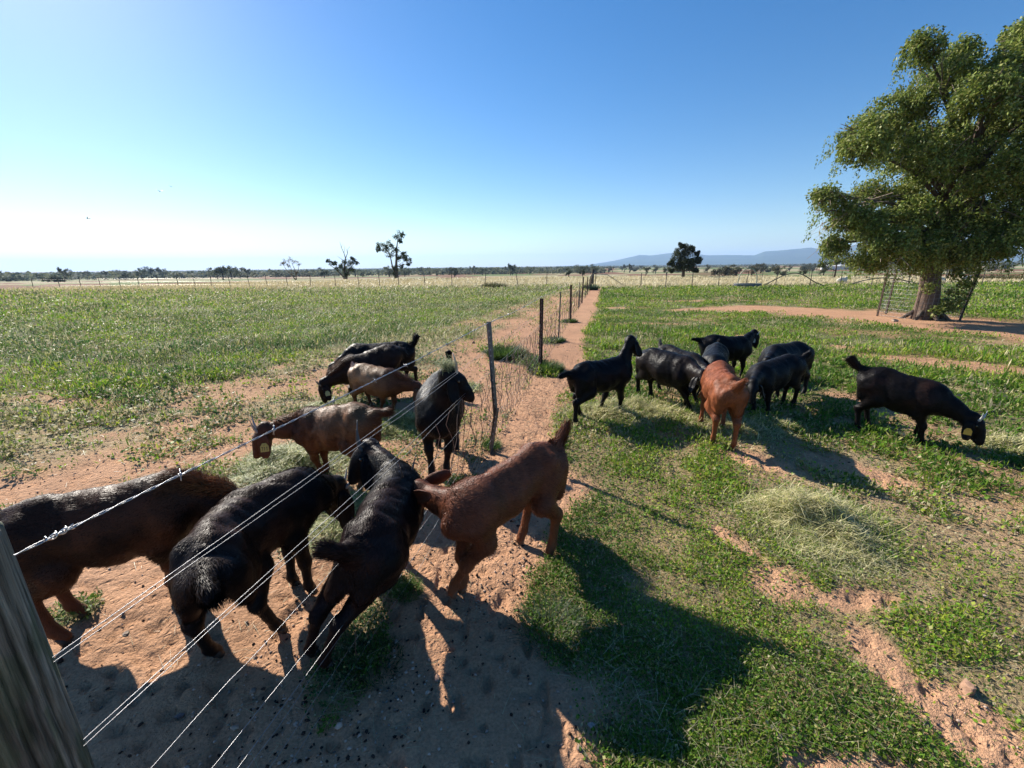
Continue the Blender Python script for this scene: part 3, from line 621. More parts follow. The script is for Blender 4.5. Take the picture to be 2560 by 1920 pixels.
# low green clump in the left paddock by the boundary fence + weed tuft + thistle
def tuft(name, x, y, r_, h, N, label, cols, size=None, group=None, cat='plant'):
    d = math.hypot(x, y); q = rng.uniform(0, 1, N)**.5; a = rng.uniform(0, 6.283, N)
    px = q*r_*np.cos(a); py = q*r_*np.sin(a); pz = gz_at(px+x, py+y)+.004
    V, F, C = ribbons(np.stack([px, py, pz], -1), h*rng.uniform(.5, 1.3, N)*(1-.4*q), np.full(N, size or max(.004, .0014*d)), a+rng.normal(0, .6, N), rng.uniform(.5, 1.4, N), rng.uniform(.2, 1.2, N), np.array(cols)[rng.integers(0, len(cols), N)]*rng.uniform(.6, 1.3, (N, 1)))
    o = mesh(name, V, F, M_leaf, None, C, False, loc=(x, y, 0)); tag(o, label, cat, group); return o
GT = [(.06, .12, .025), (.10, .16, .04), (.04, .08, .02)]
tuft('grass_mound', -.08, 7.85, .36, .26, 2600, 'dark green grassy mound just left of the brown steel picket', GT)
tuft('weed_clump', .55, 6.72, .28, .20, 1600, 'bushy green weed at the foot of the brown steel picket', GT)
tuft('weed_clump', 1.0, 9.5, .22, .14, 700, 'small green weed at the foot of the first thin grey stake', GT)
tuft('weed_clump', 1.78, 12.9, .22, .15, 500, 'small green weed at the foot of the farther brown picket', GT)
tuft('weed_clump', -.38, 2.98, .13, .09, 700, 'small bright green weed beside the near goats, below the galvanised picket', [(.09, .2, .03), (.07, .15, .02)])
tuft('weed_clump', -.20, 3.72, .08, .1, 300, 'tiny green weed at the foot of the broken galvanised picket', [(.09, .2, .03), (.07, .15, .02)])
tuft('weed_clump', -.56, 1.86, .07, .07, 350, 'tiny weed between the near black goat and the reddish goat on bare soil', [(.09, .18, .03), (.12, .17, .04)])
tuft('weed_clump', -.62, 1.44, .13, .06, 500, 'flat dark weed in shadow beneath the fence, behind the horned black goat', [(.03, .06, .02), (.05, .09, .03)])
tuft('silvery_weed', 1.3, 6.9, .22, .06, 500, 'pale leafed weed at the path edge beyond the black goat with raised head', [(.25, .32, .2), (.1, .18, .04)])
tuft('thistle', .16, 1.62, .16, .10, 420, 'spiky grey-green thistle in the shadow of the reddish goat', [(.14, .18, .10), (.1, .14, .08)])
tuft('low_shrub', -1.3, 34.5, 1.0, .55, 1500, 'low dark shrub against the left boundary fence', [(.05, .07, .025), (.09, .09, .04)], size=.04)
tuft('low_shrub', 5.6, 30.5, .5, .5, 900, 'dark blue-green weed growing through the far end of the divider fence', [(.05, .09, .06), (.04, .07, .04)], size=.035)
tuft('low_shrub', 43, 38, 2.6, .7, 1800, 'long low olive bush on the right behind the shade tree', [(.11, .11, .04), (.14, .12, .05)], size=.06)

# ---------------------------------------------------------------- fences
def picket_mb(h, c, w=.032, th=.0035, notch=True):
    m1 = MB()
    for s_ in range(3): m1.box((-.001, -th/2, -.02), (w, th/2, h), c, rot=rotz(s_*2.0944+.5))
    if notch:
        for z in np.arange(.12, h-.03, .055): m1.box((w-.002, -th*.9, z), (w+.004, th*.9, z+.012), np.array(c)*2.6+.08, rot=rotz(2*2.0944+.5))
    return m1
def lean_mb(m1, lx, ly, kink=None):
    for q in m1.V: q[:, 0] += lx*q[:, 2]; q[:, 1] += ly*q[:, 2]
    return m1
fence = empty('divider_fence', (FX(.62), .62, 0), label='wire netting divider fence with barbed top wire running from the camera to the far corner', cat='fence')
def fp(y, z=0, off=0): return np.array([FX(y)+off-FX(.62), y-.62, z])
# strainer post: weathered timber, round
pm = MB(); k = 150; hs = np.concatenate([np.linspace(-.1, 1.19, 150), [1.203, 1.212]]); aa = np.arange(k)*2*np.pi/k
Ag, Zg = np.meshgrid(aa, hs)
wv = Ag*7+.9*vn(Zg*2.5, Zg*0, 4)+.25*vn(Zg*14, Ag*2, 5)
gr = vn(wv*2.2, Zg*2.2, 21); gr2 = vn(wv*6.5, Zg*5, 22); crack = ss(.80, .93, vn(wv*1.3+9, Zg*1.5, 23))*ss(.25, .5, vn(wv*.6, Zg*1.1+3, 24))
rad = .088+.003*np.sin(Ag*3+Zg)+.0035*(gr-.5)+.0022*(gr2-.5)-.010*crack-.012*(Zg > 1.2)-.006*(Zg > 1.21)
Vp = np.stack([rad*np.cos(Ag), rad*np.sin(Ag), Zg], -1).reshape(-1, 3); nz_ = len(hs)
pcol = np.array([.20, .19, .155])*(.45+.9*gr[..., None])*(1-.55*crack[..., None])
lich = ss(.60, .72, fbm(Ag*2.2, Zg*9, 25, 4))[..., None]; pcol = pcol*(1-.6*lich)+np.array([.10, .13, .075])*.6*lich
stain = ss(.55, .75, vn(wv*.8, Zg*3+4, 26))[..., None]; pcol = pcol*(1-.45*stain)
i = np.arange(nz_-1)[:, None]*k; j = np.arange(k)[None]; j2 = (j+1) % k
pm.add(Vp, np.stack([i+j, i+j2, i+k+j2, i+k+j], -1).reshape(-1, 4), None, pcol.reshape(-1, 3))
pm.add(np.concatenate([Vp[-k:], [[0, 0, 1.211]]]), None, [(q, (q+1) % k, k) for q in range(k)], (.2, .18, .15))
for q in pm.V: q += np.array([-.172, .02, 0])
pm.build('strainer_post', M_post, fence)
# pickets
PK = [(3.62, None, 'galv'), (6.77, 1.16, 'brown'), (9.54, 1.09, 'thin'), (12.94, 1.10, 'brown'), (16.85, .6, 'thin'), (17.6, 1.0, 'thin'), (19.58, 1.16, 'brown'), (22.8, .85, 'thin'), (25.5, 1.0, 'brown'), (28, .8, 'thin'), (30, .95, 'brown'), (32, 1.0, 'brown'), (34.5, 1.0, 'thin')]
for y, h, kd in PK:
    if kd == 'galv':
        m1 = lean_mb(picket_mb(.42, (.13, .13, .14), .024), .16, .02)
        for q in m1.V: q += fp(3.62)
        o = m1.build('picket', M_galv, fence, smooth=False); o['label'] = 'leaning lower piece of the broken galvanised picket'
        m1 = lean_mb(picket_mb(.86, (.13, .13, .14), .024), -.05, .02)
        for q in m1.V: q += fp(3.66, .33, .045)
        o = m1.build('picket', M_galv, fence, smooth=False); o['label'] = 'upright upper piece of the broken galvanised picket'
        continue
    c, w_, mt = {'brown': ((.055, .03, .025), .034, M_rust), 'thin': ((.11, .11, .10), .016, M_rust)}[kd]
    m1 = lean_mb(picket_mb(h, c, w_, notch=(y < 8)), rng.normal(0, .02)+(.03 if kd == 'thin' else 0), rng.normal(0, .02))
    for q in m1.V: q += fp(y)
    m1.build('picket', mt, fence, smooth=False)
m1 = MB(); m1.tube([fp(36.3, -.1), fp(36.3, 1.35)], .09, 10, (.06, .05, .045)); m1.build('corner_post', M_bark, fence)
m1 = MB(); m1.tube([fp(36.2, 1.0), fp(36.4, .9, 1.2), fp(36.6, .02, 2.6)], .03, 6, (.3, .28, .25)); m1.build('stay', M_bark, fence)
ys_posts = [.62, 3.64]+[p[0] for p in PK[1:]]+[36.3]
def wire_path(z, sag=.0, wob=0., y0=.62, y1=36.3, seed=0, off=0):
    P = []; r2 = np.random.default_rng(seed)
    ys = np.unique(np.concatenate([np.arange(y0, min(y1, 9), .05), np.arange(min(y1, 9), y1, .4), [y1]]))
    for y in ys:
        i = np.searchsorted(ys_posts, y, 'right')-1; i = min(max(i, 0), len(ys_posts)-2); a, b_ = ys_posts[i], ys_posts[i+1]; t = (y-a)/(b_-a)
        zz = z-sag*4*t*(1-t)*(1 if y > 3.6 else .5)+wob*(vn(np.array(y*2.2), np.array(z*9+seed), 4)-.5)+wob*.35*(vn(np.array(y*11), np.array(z*9+seed), 5)-.5)
        P.append(fp(y, float(zz), off+float(wob*.8*(vn(np.array(y*3.), np.array(z*5.+seed), 6)-.5))))
    return np.array(P)
# barbed top wire: two twisted strands and barbs
base_p = wire_path(1.185, .02, .004, y1=20)
ph = np.cumsum(np.r_[0, np.linalg.norm(np.diff(base_p, axis=0), axis=1)])
m1 = MB()
fine = np.concatenate([np.arange(0, 6.5, .006), np.arange(6.5, ph[-1], .1)]); fb = np.stack([np.interp(fine, ph, base_p[:, q]) for q in range(3)], -1)
for s_ in (0, math.pi):
    tw = fine/.05*2*math.pi*.5+s_; off = np.stack([np.cos(tw), np.zeros_like(tw), np.sin(tw)], -1)*.0016*(fine < 6.5)[:, None]
    m1.tube(fb+off, .0013, 5, (.46, .46, .47), cap=False)
for yb in np.arange(.30, 12, .30):
    p = np.array([np.interp(yb, ph, base_p[:, q]) for q in range(3)]); t = np.array([.21, .977, 0])
    for q in range(2):
        d = rng.normal(0, 1, 3); d -= t*(d@t); d /= np.linalg.norm(d); d = d+t*rng.normal(0, .3)
        m1.tube([p-d*.014+t*.003*q, p+d*.002, p+d*.014-t*.003*q], .0011, 4, (.42, .42, .43))
    an = np.linspace(0, 12.5, 22); m1.tube(np.stack([p[0]+.0042*np.cos(an), p[1]+(an/12.5-.5)*.012, p[2]+.0042*np.sin(an)], -1), .0011, 4, (.42, .42, .43))
for q in range(3):
    an = np.linspace(0, 18, 40); m1.tube(np.stack([.0055*np.cos(an)+fp(.66)[0]+an*.0004, fp(.66)[1]+an*.0025, 1.185+.0055*np.sin(an+q)], -1), .0012, 4, (.66, .66, .66), cap=False)
m1.build('barbed_wire', M_wire, fence)
for z, wob, sd_, rad in ((.965, .003, 1, .0010), (.953, .012, 2, .0009), (.76, .003, 3, .0010), (.742, .022, 4, .0009), (.545, .022, 5, .0009), (.36, .020, 6, .0009), (.275, .004, 7, .0010), (.235, .022, 8, .0008), (.13, .03, 9, .0008), (.03, .04, 10, .0008)):
    m1 = MB(); m1.tube(wire_path(z, .03 if wob > .005 else .01, wob, y1=34 if z in (.965, .76, .03) else 14, seed=sd_), rad, 5, (.33, .33, .34), cap=False)
    o = m1.build('strand', M_wire, fence)
m1 = MB()
zs = [.742, .545, .36, .235, .13, .03]
for y in np.concatenate([np.arange(1.45, 9, .24), np.arange(9, 20, .5)]):
    r2 = np.random.default_rng(int(y*100)); P = []
    for a in range(len(zs)):
        P.append(fp(y+r2.normal(0, .012), zs[a], r2.normal(0, .006)))
        if a < len(zs)-1: P.append(fp(y+r2.normal(0, .03), (zs[a]+zs[a+1])/2, r2.normal(0, .02)))
    m1.tube(P, .0012 if y < 2.4 else .0014+.0003*y, 4, (.16, .09, .07) if y < 3 else (.14, .10, .085), cap=False)
for y in np.arange(2.9, 6.6, .16):     # sagging diamond patch net
    r2 = np.random.default_rng(int(y*77)); 
    for sg in (-1, 1):
        P = [fp(y+sg*.5*t+r2.normal(0, .012), .72*(1-t)+.02, r2.normal(0, .015)) for t in np.linspace(0, 1, 7)]
        m1.tube(P, .0018, 3, (.13, .09, .075), cap=False)
m1.build('netting', M_rust, fence)

def simple_fence(pts, hgt, label, name='boundary_fence', c=(.09, .08, .07), wires=(.3, .6, .9), pw=.03):
    o = empty(name, (pts[0][0], pts[0][1], 0), label=label, cat='fence'); p0 = np.array([pts[0][0], pts[0][1], 0])
    for (x, y) in pts:
        m1 = lean_mb(picket_mb(hgt*rng.uniform(.92, 1.05), c, pw, notch=False), rng.normal(0, .05), 0)
        for q in m1.V: q += np.array([x, y, 0])-p0
        m1.build('picket', M_rust, o, smooth=False)
    m1 = MB()
    for z in wires: m1.tube([np.array([x, y, z])-p0 for x, y in pts], .004, 3, (.35, .33, .3), cap=False)
    m1.build('strands', M_wire, o); return o
simple_fence([(-47.7, 43.5), (-44.5, 43), (-42.2, 42.8), (-40, 42.5), (-37.9, 42.3), (-36, 42.2), (-34, 42.1), (-32, 41.9), (-30.2, 41.7), (-28.2, 41), (-26, 40.4), (-24, 40), (-22.2, 39.7), (-20.2, 39.4), (-17.8, 38.7), (-15.4, 38.2), (-13.2, 37.8), (-11.3, 37.5), (-9.6, 37.3), (-7.3, 37), (-5, 36.8), (-2.2, 36.7), (.6, 36.5), (3, 36.4), (FX(36.3), 36.3)], 1.15, 'boundary fence of thin steel pickets crossing the left paddock')
simple_fence([(FX(36.3)+.2, 36.2), (9.8, 32.8), (11.5, 32.3), (13.3, 31.9), (15.1, 31.6), (16.9, 31.2), (18.9, 31), (21.3, 30.9), (23.4, 30.8), (25.5, 30.7), (28, 30.6), (30.5, 30.5), (33, 30.4), (36, 30.3), (39, 30.2)], 1.15, 'boundary fence of thin steel pickets across the right paddock')
simple_fence([(22+q*2.6, 47+q*.1) for q in range(12)], 1.1, 'second thin fence farther back on the right', c=(.12, .11, .1))

# ---------------------------------------------------------------- far small things
tr_ = empty('water_trough', (17.1, 31.4, 0), label='low round dark water trough on the grass with a hooped pipe', cat='trough')
m1 = MB(); a = np.linspace(0, 2*np.pi, 28)
for r0, z0, r1, z1, c in ((.95, 0, .98, .26, (.12, .13, .14)), (.98, .26, .93, .28, (.3, .32, .33)), (.93, .28, .90, .06, (.05, .06, .06))):
    V = np.concatenate([np.stack([r0*np.cos(a), r0*.6*np.sin(a), a*0+z0], -1), np.stack([r1*np.cos(a), r1*.6*np.sin(a), a*0+z1], -1)]); q = np.arange(27)
    m1.add(V, np.stack([q, q+1, q+29, q+28], -1), None, c)
m1.build('tub', M_paint, tr_)
m1 = MB(); a = np.linspace(0, 2*np.pi, 25)[:-1]; m1.add(np.concatenate([np.stack([.9*np.cos(a), .54*np.sin(a), a*0+.2], -1), [[0, 0, .2]]]), None, [(q, (q+1) % 24, 24) for q in range(24)], (.03, .04, .05)); m1.build('water', M_eye, tr_)
def pipe(pts, r, label, c):
    p0 = np.array([pts[0][0], pts[0][1], 0]); m1 = MB(); pts = np.array(pts, float)
    t = np.linspace(0, len(pts)-1, 60); 
    ii = np.arange(len(pts)); P = np.stack([np.interp(t, ii, pts[:, q]) for q in range(3)], -1)
    for _ in range(14): P[1:-1] = (P[:-2]+P[1:-1]*2+P[2:])/4
    m1.tube(P-p0, r, 6, c); o = m1.build('poly_pipe', M_paint, None, loc=tuple(p0)); tag(o, label, 'pipe', None)
pipe([(16.4, 31.5, .1), (16.5, 31.5, .9), (16.9, 31.5, 1.35), (17.4, 31.5, 1.35), (17.75, 31.5, .9), (17.8, 31.5, .2)], .035, 'pale pipe bent in a hoop over the water trough', (.38, .38, .26))
pipe([(18.2, 31.3, .1), (18.9, 31.3, .5), (19.6, 31.3, .85), (20.3, 31.3, 1.0), (21.0, 31.3, .85), (21.8, 31.3, .35), (22.6, 31.3, .05)], .035, 'dark poly pipe arching up from the grass just right of the trough', (.07, .08, .05))
pipe([(24.2, 31.2, .08), (25.2, 31.2, .4), (26.5, 31.2, .6), (27.7, 31.2, .5), (29.2, 31.2, .15), (30.2, 31.2, .05)], .035, 'second dark poly pipe in a low arch farther right', (.06, .07, .05))
def sheep(x, y, a, label):
    r = empty('sheep', (x, y, 0), a, label=label, cat='sheep', group='sheep resting in the far paddock')
    m1 = MB()
    u, v_ = np.meshgrid(np.linspace(0, np.pi, 9), np.linspace(0, 2*np.pi, 13)[:-1], indexing='ij')
    def ell(c, rx, ry, rz, col):
        P = np.stack([c[0]+rx*np.cos(u), c[1]+ry*np.sin(u)*np.cos(v_), c[2]+rz*np.sin(u)*np.sin(v_)], -1).reshape(-1, 3)
        P += rng.normal(0, .008, P.shape); i = np.arange(8)[:, None]*12; j = np.arange(12)[None]; m1.add(P, np.stack([i+j, i+(j+1) % 12, i+12+(j+1) % 12, i+12+j], -1).reshape(-1, 4), None, col)
    W = (.62, .56, .46)
    ell((0, 0, .26), .46, .22, .24, W); ell((.42, .03, .40), .16, .1, .16, W); ell((.56, .04, .47), .13, .065, .075, (.55, .48, .4))
    m1.tube([(.3, .12, .08), (.45, .14, .04)], .04, 6, (.5, .44, .36)); m1.tube([(-.25, .15, .06), (-.05, .18, .04)], .05, 6, (.5, .44, .36))
    m1.build('body', M_stone, r)
    for s_ in (-1, 1):
        m2 = MB(); m2.tube([(.48, .04+.05*s_, .5), (.45, .04+.15*s_, .47)], [.025, .01], 6, (.5, .42, .34)); m2.build('ear', M_stone, r)
sheep(27.0, 35.5, .2, 'white sheep lying in the paddock left of the shade tree guard')
sheep(34.3, 35.0, 2.4, 'tan sheep lying near the far pickets, second from the left')
sheep(37.6, 36.0, .1, 'pale sheep lying just left of the shade tree trunk')
sheep(43.0, 32.2, .3, 'pale sheep lying right of the shade tree trunk by the old stump')
m1 = MB(); m1.tube([(0, 0, -.05), (.03, 0, .3), (.02, .02, .75)], [.2, .16, .13], 9, (.28, .24, .19)); m1.tube([(.1, 0, .3), (.2, 0, .55)], [.06, .03], 5, (.25, .21, .17))
tag(m1.build('tree_stump', M_bark, None, loc=(43.8, 31.2, 0)), 'weathered upright stump on the grass right of the shade tree', 'stump')
# shed, parked ute, white pipe far right
sh_ = empty('shed', (300, 400, drop_(400.)), -.5, label='long low white farm shed far away below the hills', cat='shed')
m1 = MB(); m1.box((-14, -4, 0), (14, 4, 3.2), (.62, .62, .6)); m1.build('wall', M_paint, sh_, False)
m1 = MB(); m1.add([(-14.3, -4.4, 3.2), (14.3, -4.4, 3.2), (14.3, 0, 4.8), (-14.3, 0, 4.8), (14.3, 4.4, 3.2), (-14.3, 4.4, 3.2)], [(0, 1, 2, 3), (3, 2, 4, 5)], None, (.7, .7, .7)); m1.build('roof', M_paint, sh_, False)
ute = empty('parked_car', (104, 82, drop_(82.)), .3, label='pale car parked far away at the right edge under the tree', cat='car')
m1 = MB(); prof = [(-2.2, .4), (2.2, .4), (2.25, .9), (1.2, 1.05), (.6, 1.6), (-1.0, 1.65), (-1.5, 1.1), (-2.25, 1.0)]
V = [(x, s_*.85, z) for s_ in (-1, 1) for x, z in prof]; n8 = len(prof)
m1.add(V, [(q, (q+1) % n8, n8+(q+1) % n8, n8+q) for q in range(n8)]+[(0, 1, 2, 7), (7, 2, 3, 6), (3, 4, 5, 6), (n8+7, n8+2, n8+1, n8+0), (n8+6, n8+3, n8+2, n8+7), (n8+6, n8+5, n8+4, n8+3)], None, (.55, .56, .58)); m1.build('body', M_paint, ute, False)
for wx in (-1.4, 1.4):
    for s_ in (-1, 1):
        m2 = MB(); m2.tube([(wx, s_*.7, .36), (wx, s_*.9, .36)], .36, 14, (.03, .03, .03)); m2.build('wheel', M_paint, ute)
m1 = MB(); m1.tube([(-3.2, 0, .35), (0, 0, .4), (3.2, 0, .38)], .09, 8, (.6, .58, .52)); tag(m1.build('long_pipe', M_paint, None, loc=(51.5, 33.5, 0)), 'long pale rail lying low at the right edge behind the olive bush', 'pipe')
def bird(x, y, z, a, label):
    m1 = MB()
    m1.tube([(-.22, 0, 0), (-.08, 0, .01), (.1, 0, .02), (.2, 0, .03)], [.01, .05, .055, .015], 6, (.05, .05, .05))
    for s_ in (-1, 1): m1.add([(.07, 0, .03), (-.09, 0, .03), (-.12, s_*.28, .16), (.02, s_*.3, .18), (-.1, s_*.55, .10)], [(0, 1, 2, 3)], [(3, 2, 4)], (.05, .05, .05))
    o = m1.build('bird', M_paint, None, loc=(x, y, z)); o.rotation_euler = (0, 0, a); tag(o, label, 'bird', 'birds flying over the left paddock')
bird(-52, 56, 7.9, .4, 'small bird, lowest and leftmost of the three in the sky')
bird(-44, 58, 11.2, 2.5, 'small bird flying just left of the highest one')
bird(-43.2, 59, 11.9, 2.3, 'highest of the three small birds in the sky')
# stones
def stone(x, y, s_, c, label, flat=.6, seed=0):
    r2 = np.random.default_rng(seed); import bmesh
    bm = bmesh.new(); bmesh.ops.create_icosphere(bm, subdivisions=3, radius=1)
    V = np.array([v.co[:] for v in bm.verts]); F = np.array([[v.index for v in f.verts] for f in bm.faces]); bm.free()
    for _ in range(22):
        d = r2.normal(0, 1, 3); d /= np.linalg.norm(d); t = V@d; cut = r2.uniform(.42, .8); V -= np.outer(np.clip(t-cut, 0, None)*.97, d)
    V = V*np.array([1, r2.uniform(.6, .9), flat])*s_; V += V*.05*(vn(V[:, 0]*40/s_*.1, V[:, 1]*40/s_*.1, seed)-.5)[:, None]
    o = mesh('stone', V, F, M_stone, None, np.tile(np.array([c])*.8, (len(V), 1)), False, loc=(x, y, float(gz_at(x, y)[0])+s_*flat*.22)); o.rotation_euler = (0, 0, seed)
    tag(o, label, 'stone', 'stones lying on the ground'); return o
ST_ = [(1.80, 1.30, .052, (.40, .24, .16), 'largest reddish brown stone on bare soil at lower right', .8), (1.50, 1.50, .03, (.30, .17, .14), 'dark reddish stone above the largest stone, at the grass edge', .6), (1.52, 1.18, .022, (.3, .2, .16), 'brown stone left of the largest reddish stone', .6),
       (1.95, 1.10, .014, (.5, .42, .36), 'small pale stone below the largest reddish stone', .7), (.95, 1.13, .028, (.24, .22, .24), 'grey stone half shaded by the reddish goat, at the clover edge', .5), (.28, 1.18, .022, (.48, .42, .4), 'pale stone at the left edge of the sunlit clover', .7),
       (-1.84, 1.62, .022, (.45, .36, .28), 'pale flat stone on sunlit sand between the two near left goats', .5), (-.33, 1.38, .024, (.42, .26, .19), 'pinkish stone at the tip of the sunlit wedge of sand, bottom centre', .7), (-.28, 1.40, .014, (.3, .18, .13), 'small dark stone beside the pinkish stone, bottom centre', .6),
       (-1.30, 1.24, .02, (.3, .22, .2), 'brown stone in shadow behind the near black goat, left of the wires', .6), (-4.4, 5.1, .07, (.16, .13, .12), 'dark stone at the edge of the lush grass on the left', .45), (-2.9, 6.9, .07, (.14, .11, .1), 'dark stone on the grass above the dark brown goat', .5), (-3.3, 6.9, .05, (.5, .45, .38), 'pale stone left of the dark stone above the goats', .5), (6.0, 7.6, .05, (.5, .46, .42), 'pale stone on the grass beyond the tagged black goat', .6),
       (-.85, 9.4, .06, (.09, .06, .05), 'dark stone on bare soil left of the galvanised picket top', .8), (4.03, 3.52, .035, (.36, .2, .13), 'reddish stone at the front hoof of the tagged black goat', .6), (11.0, 12.2, .13, (.42, .3, .22), 'flat pale stone at the left foot of the tree guard', .5), (10.4, 13.0, .10, (.45, .32, .22), 'pale stone on the bare track left of the tree guard', .4)]
for q, s_ in enumerate(ST_): stone(s_[0], s_[1], s_[2], s_[3], s_[4], s_[5], q+1)
# droppings and pebbles (stuff)
x, y, r = sample_polar(17000, .8, 16)
v, dry, plain, left = fields(x, y); k = (rng.uniform(0, 1, len(x)) < (.75-.6*v)*(.25+1.2*ss(.45, .65, fbm(x*1.5, y*1.5, 88)))); x, y, r = x[k], y[k], r[k]; n_ = len(x)
oc = np.array([(1, 0, 0), (.3, .9, 0), (-.8, .6, 0), (-.8, -.6, 0), (.3, -.9, 0), (0, 0, .8), (0, 0, -.8)], float); of = np.array([(0, 1, 5), (1, 2, 5), (2, 3, 5), (3, 4, 5), (4, 0, 5), (1, 0, 6), (2, 1, 6), (3, 2, 6), (4, 3, 6), (0, 4, 6)])
sz = rng.uniform(.0018, .0078, n_)*(1+.09*r)*np.where(rng.uniform(0, 1, n_) > .95, 1.9, 1)
an = rng.uniform(0, 6.3, n_); rotm = np.stack([np.stack([np.cos(an), -np.sin(an)], -1), np.stack([np.sin(an), np.cos(an)], -1)], 1)
sh3 = oc[None]*sz[:, None, None]*rng.uniform(.6, 1.2, (n_, 1, 3)); sh3 = sh3+rng.normal(0, .15, sh3.shape)*sz[:, None, None]
xy = np.einsum('nij,nkj->nki', rotm, sh3[..., :2]); V = np.concatenate([xy+np.stack([x, y], -1)[:, None], sh3[..., 2:]+(gz_at(x, y)+sz*.45)[:, None, None]], -1).reshape(-1, 3)
F = (np.arange(n_)[:, None, None]*7+of[None]).reshape(-1, 3)
dark = (rng.uniform(0, 1, (n_, 1)) < .38); C = np.where(dark, np.array([.045, .028, .022]), np.array([.40, .30, .24]))*rng.uniform(.6, 1.3, (n_, 1))
tag(mesh('pebbles', V, F, M_stone, None, np.repeat(C, 7, 0), True), 'goat droppings and small pebbles scattered on the bare soil', 'pebbles', kind='stuff')

# ---------------------------------------------------------------- haze
hz = bpy.data.materials.new('haze'); hz.use_nodes = True; hn = hz.node_tree; hn.nodes.remove(hn.nodes['Principled BSDF'])
pv = hn.nodes.new('ShaderNodeVolumePrincipled'); pv.inputs['Color'].default_value = (.44, .65, 1.0, 1); pv.inputs['Density'].default_value = 1.4e-4; pv.inputs['Anisotropy'].default_value = .2
hn.links.new(pv.outputs[0], hn.nodes['Material Output'].inputs['Volume'])
hb = MB(); hb.box((-12600, -12600, -3), (12600, 12600, 300)); tag(hb.build('haze', hz, None, False), kind='stuff')
# ---------------------------------------------------------------- goats
def surface_nets(D, o, h):
    """naive surface nets; D (nx,ny,nz) samples, returns verts, quads (outward)"""
    S = D < 0; nx, ny, nz = D.shape
    c = np.zeros((nx-1, ny-1, nz-1), np.int8)
    for a in (0, 1):
        for b_ in (0, 1):
            for d in (0, 1): c += S[a:nx-1+a, b_:ny-1+b_, d:nz-1+d]
    act = (c > 0) & (c < 8); idx = np.full(c.shape, -1, np.int64); I = np.argwhere(act); idx[act] = np.arange(len(I))
    acc = np.zeros((len(I), 3)); cnt = np.zeros(len(I))
    cor = [(a, b_, d) for a in (0, 1) for b_ in (0, 1) for d in (0, 1)]
    for p in cor:
        for ax in range(3):
            if p[ax] == 0:
                q = list(p); q[ax] = 1
                a = D[I[:, 0]+p[0], I[:, 1]+p[1], I[:, 2]+p[2]]; b_ = D[I[:, 0]+q[0], I[:, 1]+q[1], I[:, 2]+q[2]]
                m = (a < 0) != (b_ < 0); t = np.where(m, a/(a-b_+1e-12), 0)
                P = np.tile(np.array(p, float), (len(I), 1)); P[:, ax] += t
                acc[m] += P[m]; cnt[m] += 1
    V = o+(I+acc/cnt[:, None])*h
    Qs = []
    for ax in range(3):
        a1, a2 = [(1, 2), (2, 0), (0, 1)][ax]
        sl0 = [slice(1, -1)]*3; sl1 = [slice(1, -1)]*3; sl0[ax] = slice(0, -1); sl1[ax] = slice(1, None)
        A_ = S[tuple(sl0)]; B_ = S[tuple(sl1)]; E = np.argwhere(A_ != B_)
        base = E.copy(); base[:, a1] += 1; base[:, a2] += 1
        ins = A_[tuple(E.T)]
        def g(d1, d2):
            q = base.copy(); q[:, a1] -= d1; q[:, a2] -= d2; return idx[tuple(q.T)]
        q = np.stack([g(1, 1), g(0, 1), g(0, 0), g(1, 0)], -1)
        q[~ins] = q[~ins][:, ::-1]; Qs.append(q)
    return V, np.concatenate(Qs)
class SDF:
    def __init__(s, lo, hi, h):
        s.h = h; s.o = np.array(lo); s.n = np.ceil((np.array(hi)-s.o)/h).astype(int)+1; s.D = np.full(s.n, 1.0, np.float32)
    def cap(s, a, b, ra, rb, k=.03, lat=None, w=1.):
        a = np.array(a, float); b = np.array(b, float); m = max(ra, rb)*1.05+k+2*s.h
        lo = np.clip(np.floor((np.minimum(a, b)-m-s.o)/s.h).astype(int), 0, s.n-1); hi = np.clip(np.ceil((np.maximum(a, b)+m-s.o)/s.h).astype(int)+1, 1, s.n)
        if (hi <= lo).any(): return
        ax = [s.o[i]+np.arange(lo[i], hi[i])*s.h for i in range(3)]
        P = np.stack(np.meshgrid(*ax, indexing='ij'), -1)
        pa = P-a; ba = b-a
        if lat is not None and w != 1.:
            lat = np.array(lat)/np.linalg.norm(lat); tt = pa@lat; pa = pa+tt[..., None]*lat*(1/w-1)
        den = ba@ba
        t = np.clip((pa@ba)/den, 0, 1) if den > 1e-12 else np.zeros(pa.shape[:-1])
        d = np.linalg.norm(pa-t[..., None]*ba, axis=-1)-(ra+(rb-ra)*t)
        if w < 1: d = d*(.5+.5*w)
        blk = s.D[lo[0]:hi[0], lo[1]:hi[1], lo[2]:hi[2]]
        hh = np.clip(k-np.abs(blk-d), 0, None)/k
        s.D[lo[0]:hi[0], lo[1]:hi[1], lo[2]:hi[2]] = np.minimum(blk, d)-hh*hh*k*.25
def nrm(v): v = np.array(v, float); return v/(np.linalg.norm(v)+1e-9)
